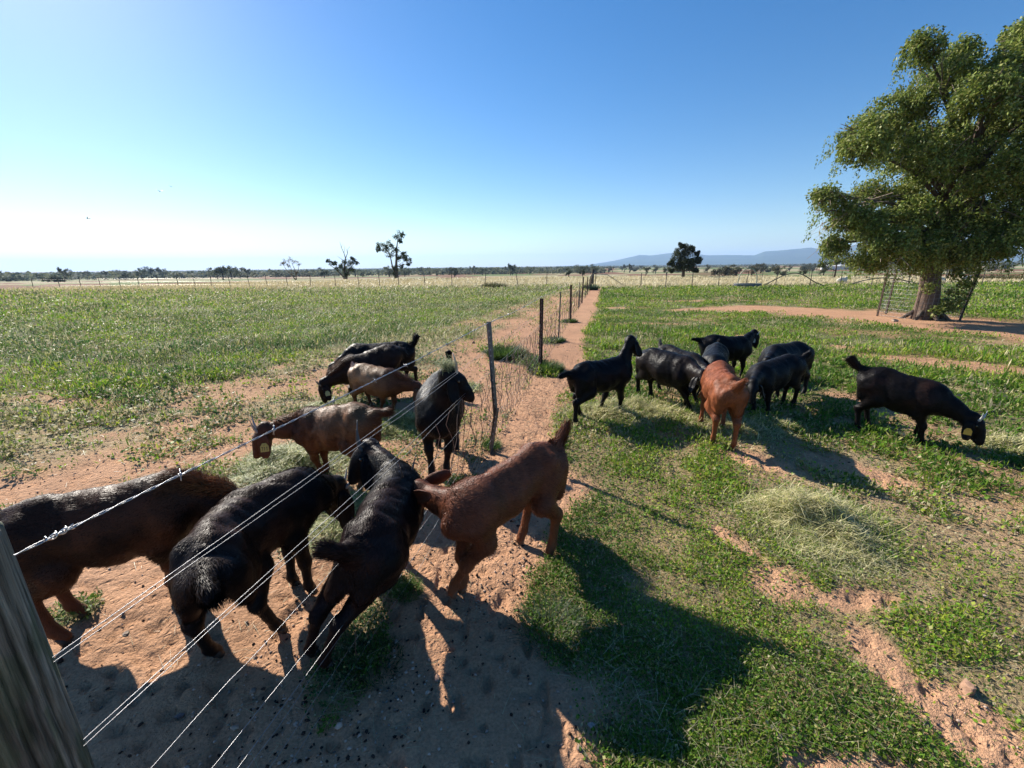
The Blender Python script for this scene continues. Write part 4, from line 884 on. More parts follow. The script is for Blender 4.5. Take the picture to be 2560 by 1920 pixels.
def goat(key, P, feet, label, o):
    mf, mh = (M_furB, M_hairB) if max(o['col']) < .03 else (M_fur, M_hair)
    root = empty('goat', (P['X'], P['Y'], 0), P['h'], label=label, cat='goat')
    s = P['s']; bend = P['bend']; tp = math.tan(P['pitch']); ln = P.get('len', 1); fat = o.get('fat', 1.)
    def T(x, y, z):
        slope = math.atan(2*bend*x*ln)
        # offset sideways along the bent spine normal
        bx = x; by = bend*x*x
        return np.array([(bx*ln)*s-math.sin(slope)*y*s, by*s+math.cos(slope)*y*s, (z+x*tp)*s])
    def latv(x): a = math.atan(2*bend*x); return np.array([-math.sin(a), math.cos(a), 0])
    a0 = math.atan(2*bend*.24)+P['ny']
    nd = np.array([math.cos(a0)*math.cos(P['np']), math.sin(a0)*math.cos(P['np']), math.sin(P['np'])])
    neckb = T(.27, 0, .56); poll = neckb+s*.33*P['nl']*nd
    a1 = a0+P['hy']; hp = max(P['hp'], -1.45); f = np.array([math.cos(a1)*math.cos(hp), math.sin(a1)*math.cos(hp), math.sin(hp)])
    u = nrm(np.array([0, 0, 1])-f*f[2]); sd_ = np.cross(u, f)     # left side of head
    # keep the muzzle above the ground
    hs = s*1.03; low = (poll+f*.235*hs)[2]
    if low < .045: poll = poll+np.array([0, 0, .045-low])
    c, si = math.cos(P['h']), math.sin(P['h'])
    def foot(k, dx, dy):
        q = foot0(k, dx, dy); wx = P['X']+c*q[0]-si*q[1]; wy = P['Y']+si*q[0]+c*q[1]; q[2] = float(gz_at(wx, wy)[0])+.004; return q
    def foot0(k, dx, dy):
        if k in feet:
            x, y = feet[k][0]-P['X'], feet[k][1]-P['Y']; return np.array([c*x+si*y, -si*x+c*y, .0])
        q = T(dx, dy, 0); q[2] = 0; return q
    st = o.get('st', (0, 0, 0, 0))
    FT = dict(hl=foot('hl', -.27+st[0], .1), hr=foot('hr', -.27+st[1], -.1), fl=foot('fl', .23+st[2], .09), fr=foot('fr', .23+st[3], -.09))
    lo = np.array([min(q[0] for q in list(FT.values())+[poll, T(-.6, 0, 0)])-.3, min(q[1] for q in list(FT.values())+[poll, poll+f*.25, T(-.5, 0, 0)])-.3, -.06])
    hi = np.array([max(q[0] for q in list(FT.values())+[poll, poll+f*.3, T(.4, 0, 0)])+.25, max(q[1] for q in list(FT.values())+[poll, poll+f*.25, T(-.5, 0, 0)])+.3, max(T(-.3, 0, .95)[2], poll[2]+.18, .95)])
    G_ = SDF(lo, hi, o.get('res', .013))
    def C(p, q, ra, rb, k=.04, w=1., x=0.): G_.cap(p, q, ra*s, rb*s, k*s, latv(x) if w != 1 else None, w)
    # trunk
    fb = fat; tk = o.get('slim', 1.); lk = o.get('legk', 1.2)
    stn = [(-.33, .545, .10, .85), (-.24, .55, .13, .86), (-.12, .52, .150*fb, .9), (0., .485, .180*fb, .92), (.12, .485, .175*fb, .85), (.20, .50, .165, .76), (.28, .52, .135, .74)]
    for q in range(len(stn)-1):
        a, b_ = stn[q], stn[q+1]; C(T(a[0], 0, a[1]+(1-tk)*a[2]), T(b_[0], 0, b_[1]+(1-tk)*b_[2]), a[2]*tk, b_[2]*tk, .05, (a[3]+b_[3])/2, (a[0]+b_[0])/2)
    C(T(-.30, 0, .645), T(-.2, 0, .655), .03, .035, .05); C(T(-.2, 0, .655), T(.1, 0, .63), .035, .03, .05); C(T(.1, 0, .63), T(.25, 0, .645), .03, .035, .05)
    for sg in (-1, 1):
        C(T(-.25, .085*sg, .61), T(-.25, .085*sg, .61), .045, .045, .05); C(T(-.37, .05*sg, .575), T(-.33, .06*sg, .56), .035, .05, .05)
        C(T(.23, .075*sg*tk, .60), T(.27, .095*sg*tk, .46+(1-tk)*.25), .06, .07*tk, .05)
    C(T(.30, 0, .50+(1-tk)*.2), T(.34, 0, .45+(1-tk)*.35), .10*tk, .075*tk, .05)
    # neck
    nb = T(.2, 0, .555); mid = neckb*.45+poll*.55+np.array([0, 0, -.01*s])
    nl = math.atan2(nd[1], nd[0]); latn = (-math.sin(nl), math.cos(nl), 0)
    nk = o.get('neck', 1.)
    for (p, q, ra, rb) in ((nb, neckb, .125, .112), (neckb, mid, .112*nk, .084*nk), (mid, poll-f*.0, .084*nk, .062)): G_.cap(p, q, ra*s, rb*s, .05*s, latn, .72)
    # head
    def Hd(a, b_, ra, rb, k=.02, w=1.): G_.cap(poll+hs*(f*a[0]+u*a[1]+sd_*a[2]), poll+hs*(f*b_[0]+u*b_[1]+sd_*b_[2]), ra*hs, rb*hs, k*hs, sd_ if w != 1 else None, w)
    Hd((-.005, .005, 0), (.07, .012, 0), .060, .055, .03, .85); Hd((.07, .012, 0), (.20, -.004, 0), .052, .034, .03, .78); Hd((.10, .022, 0), (.15, .018, 0), .034, .03, .03, .7)
    Hd((.02, -.035, 0), (.18, -.032, 0), .045, .022, .025, .75); Hd((.20, -.004, 0), (.222, -.008, 0), .030, .025, .02)
    for sg in (-1, 1): Hd((.05, .028, .036*sg), (.075, .026, .034*sg), .018, .016, .02); Hd((.03, -.03, .03*sg), (.07, -.03, .026*sg), .03, .025, .02)
    # legs
    hooves = []
    for k, sg in (('hl', 1), ('hr', -1)):
        F_ = FT[k]; hip = T(-.26, .085*sg, .50); sti = T(-.18, .10*sg, .375); fo = F_+np.array([0, 0, .02]); fet = F_+np.array([-.018*s, 0, .075*s])
        hv = hip-F_; hz = .265*s; hock = F_+np.array([hv[0]*.28-.052*s, hv[1]*.30, hz]); sti = sti+np.array([-(hv[0]+.0)*.35, -(hv[1]-0)*.25, 0])*1
        G_.cap(hip, sti, .105*s*tk, .070*s*tk, .05*s, latv(-.26), .72); C(T(-.34, .065*sg, .53), hock*.5+T(-.34, .07*sg, .5)*.5, .066*tk, .048*tk, .045); C(sti, hock, .072*tk, .030*lk, .035)
        C(hock, hock+np.array([-.008*s, 0, .015*s]), .029*lk, .025*lk, .02); C(hock, fet, .0245*lk, .020*lk, .02); C(fet, fo+np.array([.012*s, 0, .012*s]), .024*lk, .022*lk, .015)
        hooves.append((fo, nrm([1, .08*sg, 0])))
    for k, sg in (('fl', 1), ('fr', -1)):
        F_ = FT[k]; sh = T(.26, .08*sg, .50); el_ = T(.20, .095*sg, .37); dv = el_-F_; el_ = el_-np.array([dv[0], dv[1], 0])*.12
        kn = F_+np.array([dv[0]*.42+.012*s, dv[1]*.42, .215*s]); fet = F_+np.array([-.008*s, 0, .07*s]); fo = F_+np.array([0, 0, .02])
        G_.cap(sh, el_, .075*s*tk, .052*s*tk, .05*s, latv(.24), .72); C(el_, kn, .045, .027*lk, .04); C(kn, kn+np.array([.004, 0, -.012*s]), .028*lk, .026*lk, .02); C(kn, fet, .0225*lk, .019*lk, .02); C(fet, fo+np.array([.012*s, 0, .012*s]), .023*lk, .022*lk, .015)
        hooves.append((fo, nrm([1, .08*sg, 0])))
    # tail
    tv = nrm(o.get('tail', (-.6, 0, .6))); tl = o.get('tl', .15); tb_ = T(-.365, 0, .60); tm = tb_+(tv*.6+nrm([-1, 0, .25])*.4)*tl*.5*s; te = tm+tv*tl*.5*s
    C(tb_, tm, .035, .027, .04); C(tm, te, .027, o.get('tr', .018), .02)
    V, Q_ = surface_nets(G_.D, G_.o, G_.h)
    # close-up softness: smooth a little
    for _ in range(2):
        e = np.concatenate([Q_[:, [0, 1]], Q_[:, [1, 2]], Q_[:, [2, 3]], Q_[:, [3, 0]]]); acc = np.zeros_like(V); cn = np.bincount(e.ravel(), minlength=len(V))
        for q in range(3): acc[:, q] = np.bincount(e[:, 0], V[e[:, 1], q], len(V))+np.bincount(e[:, 1], V[e[:, 0], q], len(V))
        V = V*.5+.5*acc/np.maximum(cn, 1)[:, None]
    
    fn = np.cross(V[Q_[:, 2]]-V[Q_[:, 0]], V[Q_[:, 3]]-V[Q_[:, 1]]); ar = np.linalg.norm(fn, axis=1)*.5
    N_ = np.zeros_like(V)
    for q in range(4):
        for w in range(3): N_[:, w] += np.bincount(Q_[:, q], fn[:, w], len(V))
    N_ /= np.linalg.norm(N_, axis=1)[:, None]+1e-9
    # muscle and loose-skin relief
    rel = (fbm(V[:, 0]*13+V[:, 1]*7, V[:, 2]*11, 5+o.get('seed', 0), 3)-.5)*.022+(vn((V[:, 0]+V[:, 2]*.25)*34, V[:, 2]*3, 7)-.5)*.006*(np.abs(V[:, 0]) < .2)
    V = V+N_*(rel*(V[:, 2] > .3*s))[:, None]
    # colour
    ctx = dict(V=V, N=N_, s=s, poll=poll, f=f, neckb=neckb, x=V[:, 0]/s, z=V[:, 2]/s)
    dn = (V-neckb)@nd/(s*.33); ctx['neck'] = ss(-.1, .35, dn)*(np.linalg.norm((V-neckb)[:, :2], axis=1) < .6); dh = (V-poll)@f; ctx['head'] = (np.linalg.norm(V-poll-f*.09, axis=1) < .17)*1.
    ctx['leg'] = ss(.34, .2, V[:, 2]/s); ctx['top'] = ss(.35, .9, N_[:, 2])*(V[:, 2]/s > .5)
    ctx['tail'] = ss(.045, .0, np.abs(((V-tb_)@tv)/s-.09)-.07)*ss(.09, .05, np.linalg.norm(np.cross(V-tb_, tv), axis=1)/s)
    base = np.array(o['col']); Cc = np.tile(base, (len(V), 1))
    nz = fbm(V[:, 0]*18, V[:, 2]*26+V[:, 1]*20, 3, 3)[:, None]
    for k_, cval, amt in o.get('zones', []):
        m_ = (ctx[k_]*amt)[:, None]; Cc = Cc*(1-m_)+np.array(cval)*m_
    if 'saddle' in o:
        cs, am = o['saddle']; m_ = ss(-.42, -.3, ctx['x'])*ss(.16, .08, ctx['x']+.05*(nz[:, 0]-.5)*4)*ss(.40, .56, ctx['z']+.1*(nz[:, 0]-.5)); m_ = (m_*am)[:, None]; Cc = Cc*(1-m_)+np.array(cs)*m_
    if 'rust' in o:
        cs, am = o['rust']; m_ = ss(.52, .68, fbm(V[:, 0]*5+o.get('seed', 0), V[:, 2]*6, 44, 3))*am*(V[:, 2]/s > .3); Cc = Cc*(1-m_[:, None])+np.array(cs)*m_[:, None]
    Cc = Cc*(.75+.5*nz)
    body = mesh('body', V, Q_, mf, root, Cc, True)
    # hair
    nh = int(o.get('hair', 9000)*(1.8 if o.get('hair', 9000) < 30000 else 1.15)); pr = ar*(.3+.7*(V[Q_[:, 0], 2] > .12)); fi = rng.choice(len(Q_), nh, p=pr/pr.sum()); b4 = rng.dirichlet((1, 1, 1, 1), nh)
    Ph = np.einsum('ni,nij->nj', b4, V[Q_[fi]]); Nh = nrm_rows(N_[Q_[fi, 0]]); Ch = Cc[Q_[fi, 0]]
    toh = poll-neckb; isn = ctx['neck'][Q_[fi, 0]]*(1-ctx['head'][Q_[fi, 0]]); ish = ctx['head'][Q_[fi, 0]]; ist = ctx['tail'][Q_[fi, 0]]; isl = ctx['leg'][Q_[fi, 0]]
    flow = np.array([-1, 0, -.55])[None]*np.ones((nh, 1)); flow = flow*(1-isn[:, None])+(-nrm(toh)+np.array([0, 0, -.5]))[None]*isn[:, None]; flow = flow*(1-ish[:, None])+f[None]*ish[:, None]
    flow = flow*(1-isl[:, None])+np.array([-.15, 0, -1])[None]*isl[:, None]; flow = flow*(1-ist[:, None])+tv[None]*1.2*ist[:, None]
    flow = flow-Nh*np.sum(flow*Nh, 1)[:, None]; flow = nrm_rows(flow+rng.normal(0, .13, flow.shape))
    Lh = rng.uniform(.010, .024, nh)*o.get('hl', 1.)*(1-.6*ish)*(1-.35*isl)+ist*rng.uniform(.02, .055, nh)*o.get('tailhair', 1.)
    lift = rng.uniform(.04, .20, nh)+ist*.30
    if o.get('mane'):
        mv = nrm_rows(Ph-neckb)@nrm(toh); topn = ss(.25, .75, Nh[:, 2])*np.maximum(isn, ss(.20, .27, Ph[:, 0]/s)*(Ph[:, 2]/s > .55)*.5)*(1-ish)
        Lh = Lh+topn*rng.uniform(.02, .055, nh)*o['mane']; lift = lift+topn*.9
        mc = o.get('manecol')
        if mc is not None: Ch = Ch*(1-topn[:, None])+np.array(mc)*topn[:, None]*rng.uniform(.6, 1.3, (nh, 1))
    if o.get('belly'):
        bl = ss(-.3, -.8, Nh[:, 2])*(Ph[:, 2]/s > .22); Lh = Lh+bl*rng.uniform(.01, .03, nh)
    wd = rng.uniform(.0011, .0019, nh)*o.get('hw', 1.); side = nrm_rows(np.cross(flow, Nh)); p1 = Ph+(flow+Nh*lift[:, None])*Lh[:, None]*.5; d2 = flow+Nh*(lift*.25)[:, None]+np.array([0, 0, -.12])
    p2 = p1+nrm_rows(d2)*Lh[:, None]*.5
    r0 = Ph-Nh*.002; Vh = np.stack([r0-side*wd[:, None], r0+side*wd[:, None], p1+side*wd[:, None]*.7, p1-side*wd[:, None]*.7, p2], 1).reshape(-1, 3); Vh[:, 2] = np.maximum(Vh[:, 2], .004)
    b5 = np.arange(nh)[:, None]*5; Ch = np.clip(Ch*rng.uniform(.55, 1.5, (nh, 1)), 0, 1)
    mesh('coat', Vh, [b5+np.array([[0, 1, 2, 3]]), b5+np.array([[3, 2, 4]])], mh, body, np.repeat(Ch, 5, 0), False)
    # hooves
    for (fo, d) in hooves:
        m1 = MB(); sv = np.array([-d[1], d[0], 0])
        for sg in (-1, 1):
            b0 = np.array([fo[0], fo[1], fo[2]-.02])+sv*.012*s*sg
            m1.tube([b0+d*-.006*s+(0, 0, .042*s), b0+d*.008*s+(0, 0, .024*s), b0+d*.018*s+(0, 0, .004)], [.013*s, .016*s, .017*s], 8, o.get('hoofc', (.03, .026, .022)))
        m1.build('hoof', M_hoof, root)
    # ears (pendulous)
    ecol = np.array(o.get('earc', np.array(o['col'])*(.9))); ears = []
    for sg in (1, -1):
        e = o.get('ear', {}); b0 = poll+hs*(f*.012+u*.012+sd_*.052*sg)
        dirv = nrm(sd_*sg*e.get('out', .55)+np.array([0, 0, -1.])*e.get('down', 1.)+f*e.get('fwd', .25)-u*.1)
        L_ = .19*hs*e.get('L', 1); wv = nrm(np.cross(dirv, sd_*sg+u*.15)); no = nrm(np.cross(wv, dirv))
        ns = 9; Vv = []; tt = np.linspace(0, 1, ns)
        for t in tt:
            w = L_*(.13+.33*math.sin(min(1, t*1.15)**.8*math.pi*.80))*(1 if t < .98 else .5); pos = b0+nrm(dirv+sd_*sg*.45*(1-t)**2)*L_*t
            for q in np.linspace(-1, 1, 6):
                cup = (q*q-.3)*.22*w*(1-.3*t); Vv.append(pos+wv*w*q*.5+no*cup+no*.004*math.sin(t*9))
        Vv = np.array(Vv); k6 = 6; i = np.arange(ns-1)[:, None]*k6; j = np.arange(k6-1)[None]; qf = np.stack([i+j, i+j+1, i+k6+j+1, i+k6+j], -1).reshape(-1, 4)
        V2 = np.concatenate([Vv+no*.0035, Vv-no*.0035]); m_ = len(Vv)
        edge = [q for q in range(k6)]+[k6-1+k6*q for q in range(1, ns)]+[k6*(ns-1)+q for q in range(k6-2, -1, -1)]+[k6*q for q in range(ns-2, 0, -1)]
        E_ = np.array([(edge[q], edge[(q+1) % len(edge)], edge[(q+1) % len(edge)]+m_, edge[q]+m_) for q in range(len(edge))])
        eo = mesh('ear', V2, [qf, qf[:, ::-1]+m_, E_[:, ::-1]], mf, root, np.tile(ecol, (len(V2), 1))*(.8+.4*vn(V2[:, 0]*60, V2[:, 2]*60, 1))[:, None]); ears.append(eo)
        if o.get('tag') == sg:
            side = 1 if o.get('tagout', 1) > 0 else -1
            out = nrm(no*(1 if (no@(sd_*sg)) > 0 else -1)); pc = b0+dirv*L_*.55+out*.012
            m1 = MB(); tw, th = .026*hs*o.get('tags', 1), .030*hs*o.get('tags', 1); up_ = -dirv
            pts = [(-1, -1), (1, -1), (1, .25), (.45, 1), (-.45, 1), (-1, .25)]; fr = [pc+wv*tw*a+up_*th*b_+out*.0012 for a, b_ in pts]; bk = [p-out*.0024 for p in fr]
            m1.add(fr+bk, [(0, 1, 2, 5), (5, 2, 3, 4), (6, 11, 8, 7), (11, 10, 9, 8)]+[(q, q+6, (q+1) % 6+6, (q+1) % 6) for q in range(6)], None, o.get('tagc', (.75, .55, .12)))
            to = m1.build('ear_tag', M_tag, eo, False)
            m1 = MB(); m1.tube([pc+up_*th*.55, pc+up_*th*.55+out*.006], .005*hs, 8, np.array(o.get('tagc', (.75, .55, .12)))*.8)
            m1.build('tag_button', M_tag, eo)
            if o.get('num'):      # raised black digits on the tag
                m1 = MB(); wx = wv if np.cross(wv, up_)@out > 0 else -wv; nn = len(o['num']); cw = tw*1.7/nn
                SEG = {'7': [((0, 1), (1, 1)), ((1, 1), (.4, 0))], '1': [((.5, 0), (.5, 1)), ((.5, 1), (.25, .8))], '2': [((0, .9), (.5, 1)), ((.5, 1), (1, .75)), ((1, .75), (0, 0)), ((0, 0), (1, 0))]}
                for qi, chd in enumerate(o['num']):
                    for (a, b_) in SEG[chd]:
                        A_ = [pc+wx*(-tw*.85+cw*(qi+.12+.7*pp[0]))+up_*th*(-.72+.85*pp[1])+out*.0022 for pp in (a, b_)]; m1.tube(A_, .0016, 5, (.03, .03, .03))
                m1.build('digits', M_paint, eo)
    # horns
    if o.get('horn', .1) > 0:
        hl_ = o.get('horn', .1)
        for sg in (1, -1):
            m1 = MB(); t = np.linspace(0, 1, 9); b0 = poll+hs*(f*.022+u*.048+sd_*.024*sg)
            Pp = [b0+hl_*(u*q*.75-f*q*(.35+.55*q)+sd_*sg*q*(.15+.28*q)) for q in t]
            m1.tube(Pp, .014*hs*(1-t*.88)*(1+.06*np.sin(t*40)), 9, o.get('hornc', (.16, .15, .14))); m1.build('horn', M_horn, root)
    for sg in (1, -1):
        m1 = MB(); cc_ = poll+hs*(f*.062+u*.028+sd_*.0475*sg); u_, v_ = np.meshgrid(np.linspace(0, np.pi, 8), np.linspace(0, 2*np.pi, 11)[:-1], indexing='ij')
        Pp = cc_+.0125*hs*np.stack([np.cos(u_), np.sin(u_)*np.cos(v_), np.sin(u_)*np.sin(v_)], -1).reshape(-1, 3); i = np.arange(7)[:, None]*10; j = np.arange(10)[None]
        m1.add(Pp, np.stack([i+j, i+(j+1) % 10, i+10+(j+1) % 10, i+10+j], -1).reshape(-1, 4), None, (.05, .03, .01)); m1.build('eye', M_eye, root)
    return root, dict(poll=poll, f=f, u=u, sd=sd_, T=T)
def nrm_rows(a): return a/(np.linalg.norm(a, axis=1)[:, None]+1e-9)
BLK = (.006, .0055, .0065); BB = (.016, .0105, .009); DKB = (.030, .015, .009)
BK_ = {
'g1': (dict(X=-1.869, Y=1.717, h=0.389, s=1.026, pitch=0.072, bend=0.127, np=-0.22, ny=-0.25, nl=0.88, hp=-1.3, hy=0.0, len=0.958), {'hr': (-2.07, 1.563), 'fr': (-1.787, 1.866)}),
'g2': (dict(X=-1.25, Y=1.715, h=1.379, s=0.962, pitch=0.012, bend=-1.512, np=-0.416, ny=0.637, nl=0.978, hp=-1.92, hy=-0.619, len=1.029), {'hl': (-1.31, 1.473), 'hr': (-1.105, 1.614), 'fl': (-1.195, 1.93)}),
'g3': (dict(X=-0.608, Y=1.804, h=1.589, s=0.935, pitch=0.018, bend=-0.023, np=0.378, ny=0.799, nl=0.994, hp=-0.947, hy=1.075, len=1.011), {'hr': (-0.798, 1.41), 'fr': (-0.666, 2.113), 'hl': (-0.885, 1.475)}),
'g4': (dict(X=-0.041, Y=1.991, h=3.938, s=0.987, pitch=-0.087, bend=0.122, np=0.015, ny=-1.481, nl=0.954, hp=-0.893, hy=0.353, len=1.039), {'hl': (0.218, 2.169), 'hr': (0.048, 2.263), 'fl': (-0.313, 1.838)}),
'g5': (dict(X=-1.36, Y=3.066, h=2.919, s=0.933, pitch=-0.134, bend=0.151, np=-0.085, ny=0.383, nl=1.006, hp=-1.109, hy=0.217, len=0.916), {'fl': (-1.578, 3.153)}),
'g6': (dict(X=-1.539, Y=4.654, h=-0.465, s=0.838, pitch=-0.083, bend=0.034, np=-0.265, ny=0.364, nl=1.069, hp=-1.15, hy=-0.076, len=1.014), {'hr': (-1.837, 4.78), 'fr': (-1.535, 4.727), 'fl': (-1.369, 4.651), 'hl': (-1.691, 4.862)}),
'g7': (dict(X=-1.764, Y=5.173, h=3.657, s=0.966, pitch=-0.219, bend=0.417, np=-0.419, ny=-0.069, nl=1.064, hp=-1.438, hy=0.046, len=0.956), {'fl': (-2.102, 5.175), 'hl': (-1.674, 5.078)}),
'g8': (dict(X=-1.776, Y=5.612, h=3.531, s=0.988, pitch=0.03, bend=0.052, np=-0.524, ny=0.0, nl=1.0, hp=-1.222, hy=0.0, len=1.146), {'hl': (-1.39, 5.858)}),
'g9': (dict(X=-0.616, Y=3.442, h=-1.535, s=1.069, pitch=-0.095, bend=0.315, np=1.023, ny=0.465, nl=1.031, hp=-0.813, hy=1.125, len=1.015), {'fr': (-0.665, 3.153), 'fl': (-0.551, 3.206), 'hl': (-0.527, 3.66)}),
'g10': (dict(X=0.968, Y=4.484, h=0.491, s=0.968, pitch=0.033, bend=-0.199, np=1.151, ny=0.1, nl=0.959, hp=-0.789, hy=-0.015, len=1.019), {'hr': (0.681, 4.231), 'hl': (0.762, 4.501), 'fr': (1.236, 4.592), 'fl': (1.025, 4.641)}),
'g11': (dict(X=1.83, Y=4.847, h=-1.029, s=0.97, pitch=-0.013, bend=-0.03, np=-0.052, ny=-0.463, nl=0.982, hp=-1.016, hy=0.095, len=1.033), {'hr': (1.64, 5.241), 'fr': (2.035, 4.593)}),
'g12': (dict(X=2.105, Y=5.182, h=-1.216, s=0.924, pitch=-0.046, bend=-0.062, np=-0.122, ny=-0.242, nl=0.989, hp=-1.168, hy=0.047, len=1.01), {'hr': (1.967, 5.427), 'fr': (2.228, 4.876)}),
'g13': (dict(X=2.518, Y=5.143, h=-2.052, s=0.944, pitch=-0.097, bend=0.076, np=-0.602, ny=-0.091, nl=0.996, hp=-1.184, hy=-0.0, len=1.017), {}),
'g14': (dict(X=3.169, Y=6.128, h=0.056, s=0.924, pitch=-0.044, bend=0.539, np=0.466, ny=0.293, nl=0.995, hp=-1.319, hy=-1.213, len=1.013), {}),
'g15': (dict(X=1.998, Y=3.887, h=1.285, s=1.02, pitch=0.035, bend=-0.152, np=-0.524, ny=0.0, nl=1.0, hp=-1.222, hy=0.0, len=1.021), {'hl': (1.885, 3.704), 'hr': (2.013, 3.575), 'fl': (2.005, 4.237)}),
'g16': (dict(X=2.957, Y=4.64, h=3.555, s=0.904, pitch=-0.109, bend=0.277, np=-0.148, ny=0.332, nl=0.994, hp=-1.037, hy=0.221, len=1.064), {'fl': (2.858, 4.485), 'fr': (2.754, 4.583), 'hl': (3.342, 4.792), 'hr': (3.252, 4.855)}),
'g17': (dict(X=3.427, Y=5.24, h=3.608, s=0.991, pitch=0.017, bend=0.573, np=-0.07, ny=0.1, nl=0.996, hp=-1.222, hy=0.0, len=0.996), {'hl': (3.746, 5.214)}),
'g18': (dict(X=3.666, Y=3.819, h=-0.841, s=0.93, pitch=-0.142, bend=-0.096, np=-0.473, ny=-0.086, nl=1.019, hp=-1.108, hy=-0.073, len=0.822), {'hr': (3.49, 3.988), 'hl': (3.624, 4.028), 'fr': (3.795, 3.643), 'fl': (3.895, 3.792)}),
}
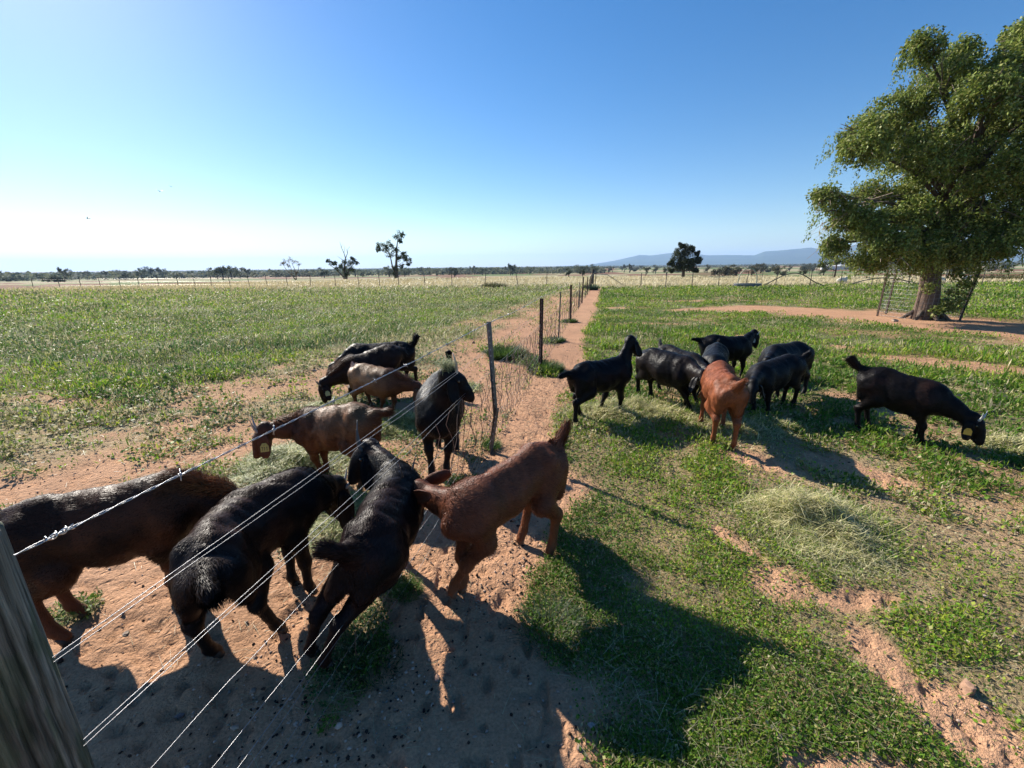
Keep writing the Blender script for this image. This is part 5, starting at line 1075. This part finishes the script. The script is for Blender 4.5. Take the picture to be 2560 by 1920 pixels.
OPT = {
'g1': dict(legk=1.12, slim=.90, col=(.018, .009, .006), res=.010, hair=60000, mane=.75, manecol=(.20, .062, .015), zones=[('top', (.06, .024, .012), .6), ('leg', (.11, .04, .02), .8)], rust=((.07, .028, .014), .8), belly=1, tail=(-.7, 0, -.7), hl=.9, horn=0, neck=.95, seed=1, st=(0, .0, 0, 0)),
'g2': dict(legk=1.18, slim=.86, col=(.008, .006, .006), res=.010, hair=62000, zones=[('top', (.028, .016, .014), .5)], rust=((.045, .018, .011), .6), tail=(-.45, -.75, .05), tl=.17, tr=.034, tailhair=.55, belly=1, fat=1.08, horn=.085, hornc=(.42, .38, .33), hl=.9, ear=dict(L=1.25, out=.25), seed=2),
'g3': dict(legk=1.1, slim=.92, col=(.007, .006, .007), res=.010, hair=64000, zones=[('leg', (.035, .014, .009), .55)], rust=((.05, .018, .011), .35), tail=(-.35, .75, .45), tl=.19, tr=.032, tailhair=.75, fat=1.0, horn=.13, hornc=(.10, .095, .09), hl=.9, ear=dict(L=1.1, out=.5), seed=3),
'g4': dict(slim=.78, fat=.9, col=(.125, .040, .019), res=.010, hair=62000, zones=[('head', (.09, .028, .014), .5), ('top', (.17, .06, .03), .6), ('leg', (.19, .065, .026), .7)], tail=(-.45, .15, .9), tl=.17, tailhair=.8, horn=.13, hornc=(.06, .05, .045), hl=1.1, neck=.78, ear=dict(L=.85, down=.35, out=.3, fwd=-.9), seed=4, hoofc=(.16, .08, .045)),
'g5': dict(slim=.95, col=(.105, .038, .016), res=.012, hair=26000, saddle=((.21, .098, .042), .85), neck=.9, zones=[('neck', (.055, .02, .012), .6), ('leg', (.085, .030, .014), .6)], mane=.5, manecol=(.22, .075, .025), tail=(-.9, 0, .1), tl=.14, tr=.03, tailhair=1.2, horn=.11, hornc=(.35, .32, .28), tag=1, num='711', tagc=(.62, .55, .16), tags=1.15, fat=1.02, earc=(.10, .04, .022), seed=5, ear=dict(L=1.05, out=.2)),
'g6': dict(col=(.14, .065, .03), res=.012, hair=20000, saddle=((.29, .165, .08), .9), zones=[('neck', (.09, .035, .018), .8), ('head', (.085, .032, .017), .9), ('leg', (.10, .042, .02), .7), ('tail', (.50, .33, .28), 1)], mane=.8, manecol=(.20, .075, .03), tail=(-.35, .0, .8), tl=.08, tailhair=.3, horn=.04, fat=1.06, seed=6, st=(0, 0, 0, 0)),
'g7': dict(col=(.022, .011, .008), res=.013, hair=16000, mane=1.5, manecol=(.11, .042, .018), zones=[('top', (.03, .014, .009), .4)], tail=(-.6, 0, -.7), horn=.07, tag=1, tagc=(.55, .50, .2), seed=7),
'g8': dict(col=(.008, .006, .006), res=.013, hair=12000, tail=(-.35, 0, .9), tl=.19, tr=.034, tailhair=1.5, horn=0, seed=8, fat=1.05, hw=1.4),
'g9': dict(col=(.0065, .006, .007), res=.011, hair=26000, zones=[('leg', (.018, .012, .011), .6)], rust=((.04, .02, .013), .4), tail=(-.1, 0, 1), tl=.22, tailhair=.5, tr=.026, horn=.12, hornc=(.40, .37, .33), fat=1.12, neck=1.15, ear=dict(out=.35, L=.9), seed=9),
'g10': dict(slim=.95, col=BLK, res=.012, hair=11000, tail=(-1, 0, -.12), tl=.20, tr=.024, tailhair=.7, horn=.05, hornc=(.3, .3, .3), neck=.8, hl=.8, ear=dict(L=.85, out=.4), seed=10, hw=1.4),
'g11': dict(col=BLK, res=.012, hair=12000, rust=((.03, .018, .014), .3), tail=(-.9, 0, -.35), tl=.15, tailhair=.6, horn=0, fat=1.08, seed=11, hw=1.4),
'g12': dict(col=(.014, .012, .012), res=.013, hair=7000, tail=(-.2, 0, 1), tl=.15, tailhair=.5, zones=[('tail', (.10, .09, .08), .9)], horn=0, seed=12, hw=1.5),
'g13': dict(col=(.012, .0125, .015), res=.013, hair=9000, tail=(-.3, 0, .7), tl=.09, horn=0, fat=1.0, seed=13, hw=1.5, hl=.7),
'g14': dict(col=BLK, res=.012, hair=9000, tail=(-1, 0, .12), tl=.19, tailhair=.6, horn=.045, hornc=(.45, .42, .38), ear=dict(out=.75, L=1.0), tag=-1, tagc=(.75, .6, .42), tags=1.2, earc=(.02, .014, .014), seed=14, hw=1.5, hl=.8),
'g15': dict(slim=.92, legk=1.0, col=(.23, .072, .030), res=.011, hair=22000, zones=[('leg', (.22, .07, .03), .6), ('tail', (.24, .075, .03), .8)], tail=(-.25, -.45, .65), tl=.13, tr=.018, tailhair=.8, horn=.08, fat=1.0, seed=15, hoofc=(.2, .1, .06), hl=.8),
'g16': dict(col=(.008, .0075, .009), res=.012, hair=13000, tail=(-.85, .15, .55), tl=.18, tr=.028, tailhair=.8, horn=0, fat=1.02, seed=16, hw=1.4, hl=.8),
'g17': dict(col=(.009, .0085, .010), res=.013, hair=8000, tail=(-.7, 0, -.6), horn=0, fat=1.05, seed=17, hw=1.5, hl=.8),
'g18': dict(slim=.95, col=(.008, .0065, .0065), res=.011, hair=22000, rust=((.035, .016, .012), .5), tail=(-.7, 0, .75), tl=.21, tr=.032, tailhair=1.3, horn=.07, hornc=(.45, .45, .43), tag=-1, tagc=(.95, .50, .06), tags=1.0, fat=1.03, belly=1, seed=18, ear=dict(L=.95, out=.25)),
}
LAB = {
'g1': 'dark brown goat with a shaggy auburn neck mane, at the left edge behind the post',
'g2': 'black goat turned away with a pale horn, left of the long-horned black goat',
'g3': 'glossy black goat with two dark curved horns and raised bushy tail, against the wires',
'g4': 'reddish brown goat on the camera side poking its head through the fence',
'g5': 'brown goat with a tan back and yellow ear tag reading 711, eating hay',
'g6': 'small light tan goat with a pinkish upright tail, facing right',
'g7': 'dark brown goat with a ragged neck mane and head down, behind the tan goat',
'g8': 'black goat with a raised tail, farthest goat left of the fence',
'g9': 'black goat facing the camera wearing hay on its head, beside the broken picket',
'g10': 'slim black goat with raised head and level tail, leftmost on the grass side',
'g11': 'stout black goat feeding head down right of the slim goat with raised head',
'g12': 'black goat with a grey upright tail, mostly hidden behind the stout feeding black goat',
'g13': 'greyish black goat facing the camera with head down, above the red brown goat',
'g14': 'black goat with pale ear tag looking at the camera, farthest of the right group',
'g15': 'bright red brown goat seen from behind with its tail to one side',
'g16': 'sleek black goat feeding just right of the red brown goat, tail raised to the right',
'g17': 'black goat feeding behind the sleek black goat, rightmost of the clustered group',
'g18': 'black goat with a bushy curved tail and orange ear tag, grazing alone at far right',
}
INFO = {}
for key in BK_:
    P, feet = BK_[key]; INFO[key] = goat(key, P, feet, LAB[key], OPT[key])
# wisp of hay on the head of the black goat that faces the camera
P9 = BK_['g9'][0]; r9, i9 = INFO['g9']; N = 800
pc = i9['poll']+i9['u']*.06-i9['f']*.07
Pp = pc+rng.normal(0, 1, (N, 3))*np.array([.045, .04, .018]); Pp[:, 2] = np.maximum(Pp[:, 2], pc[2]-.03)
V, F, C = ribbons(Pp, rng.uniform(.03, .07, N), np.full(N, .003), rng.uniform(0, 6.3, N), rng.normal(.1, .4, N), rng.normal(.9, .8, N), np.array([[.30, .32, .15]])*rng.uniform(.5, 1.4, (N, 1)))
ho = mesh('hay_wisp', V, F, M_straw, None, C, False, loc=(P9['X'], P9['Y'], 0)); ho.rotation_euler = (0, 0, P9['h']); tag(ho, 'wisp of hay resting on the black goat that faces the camera', 'hay')
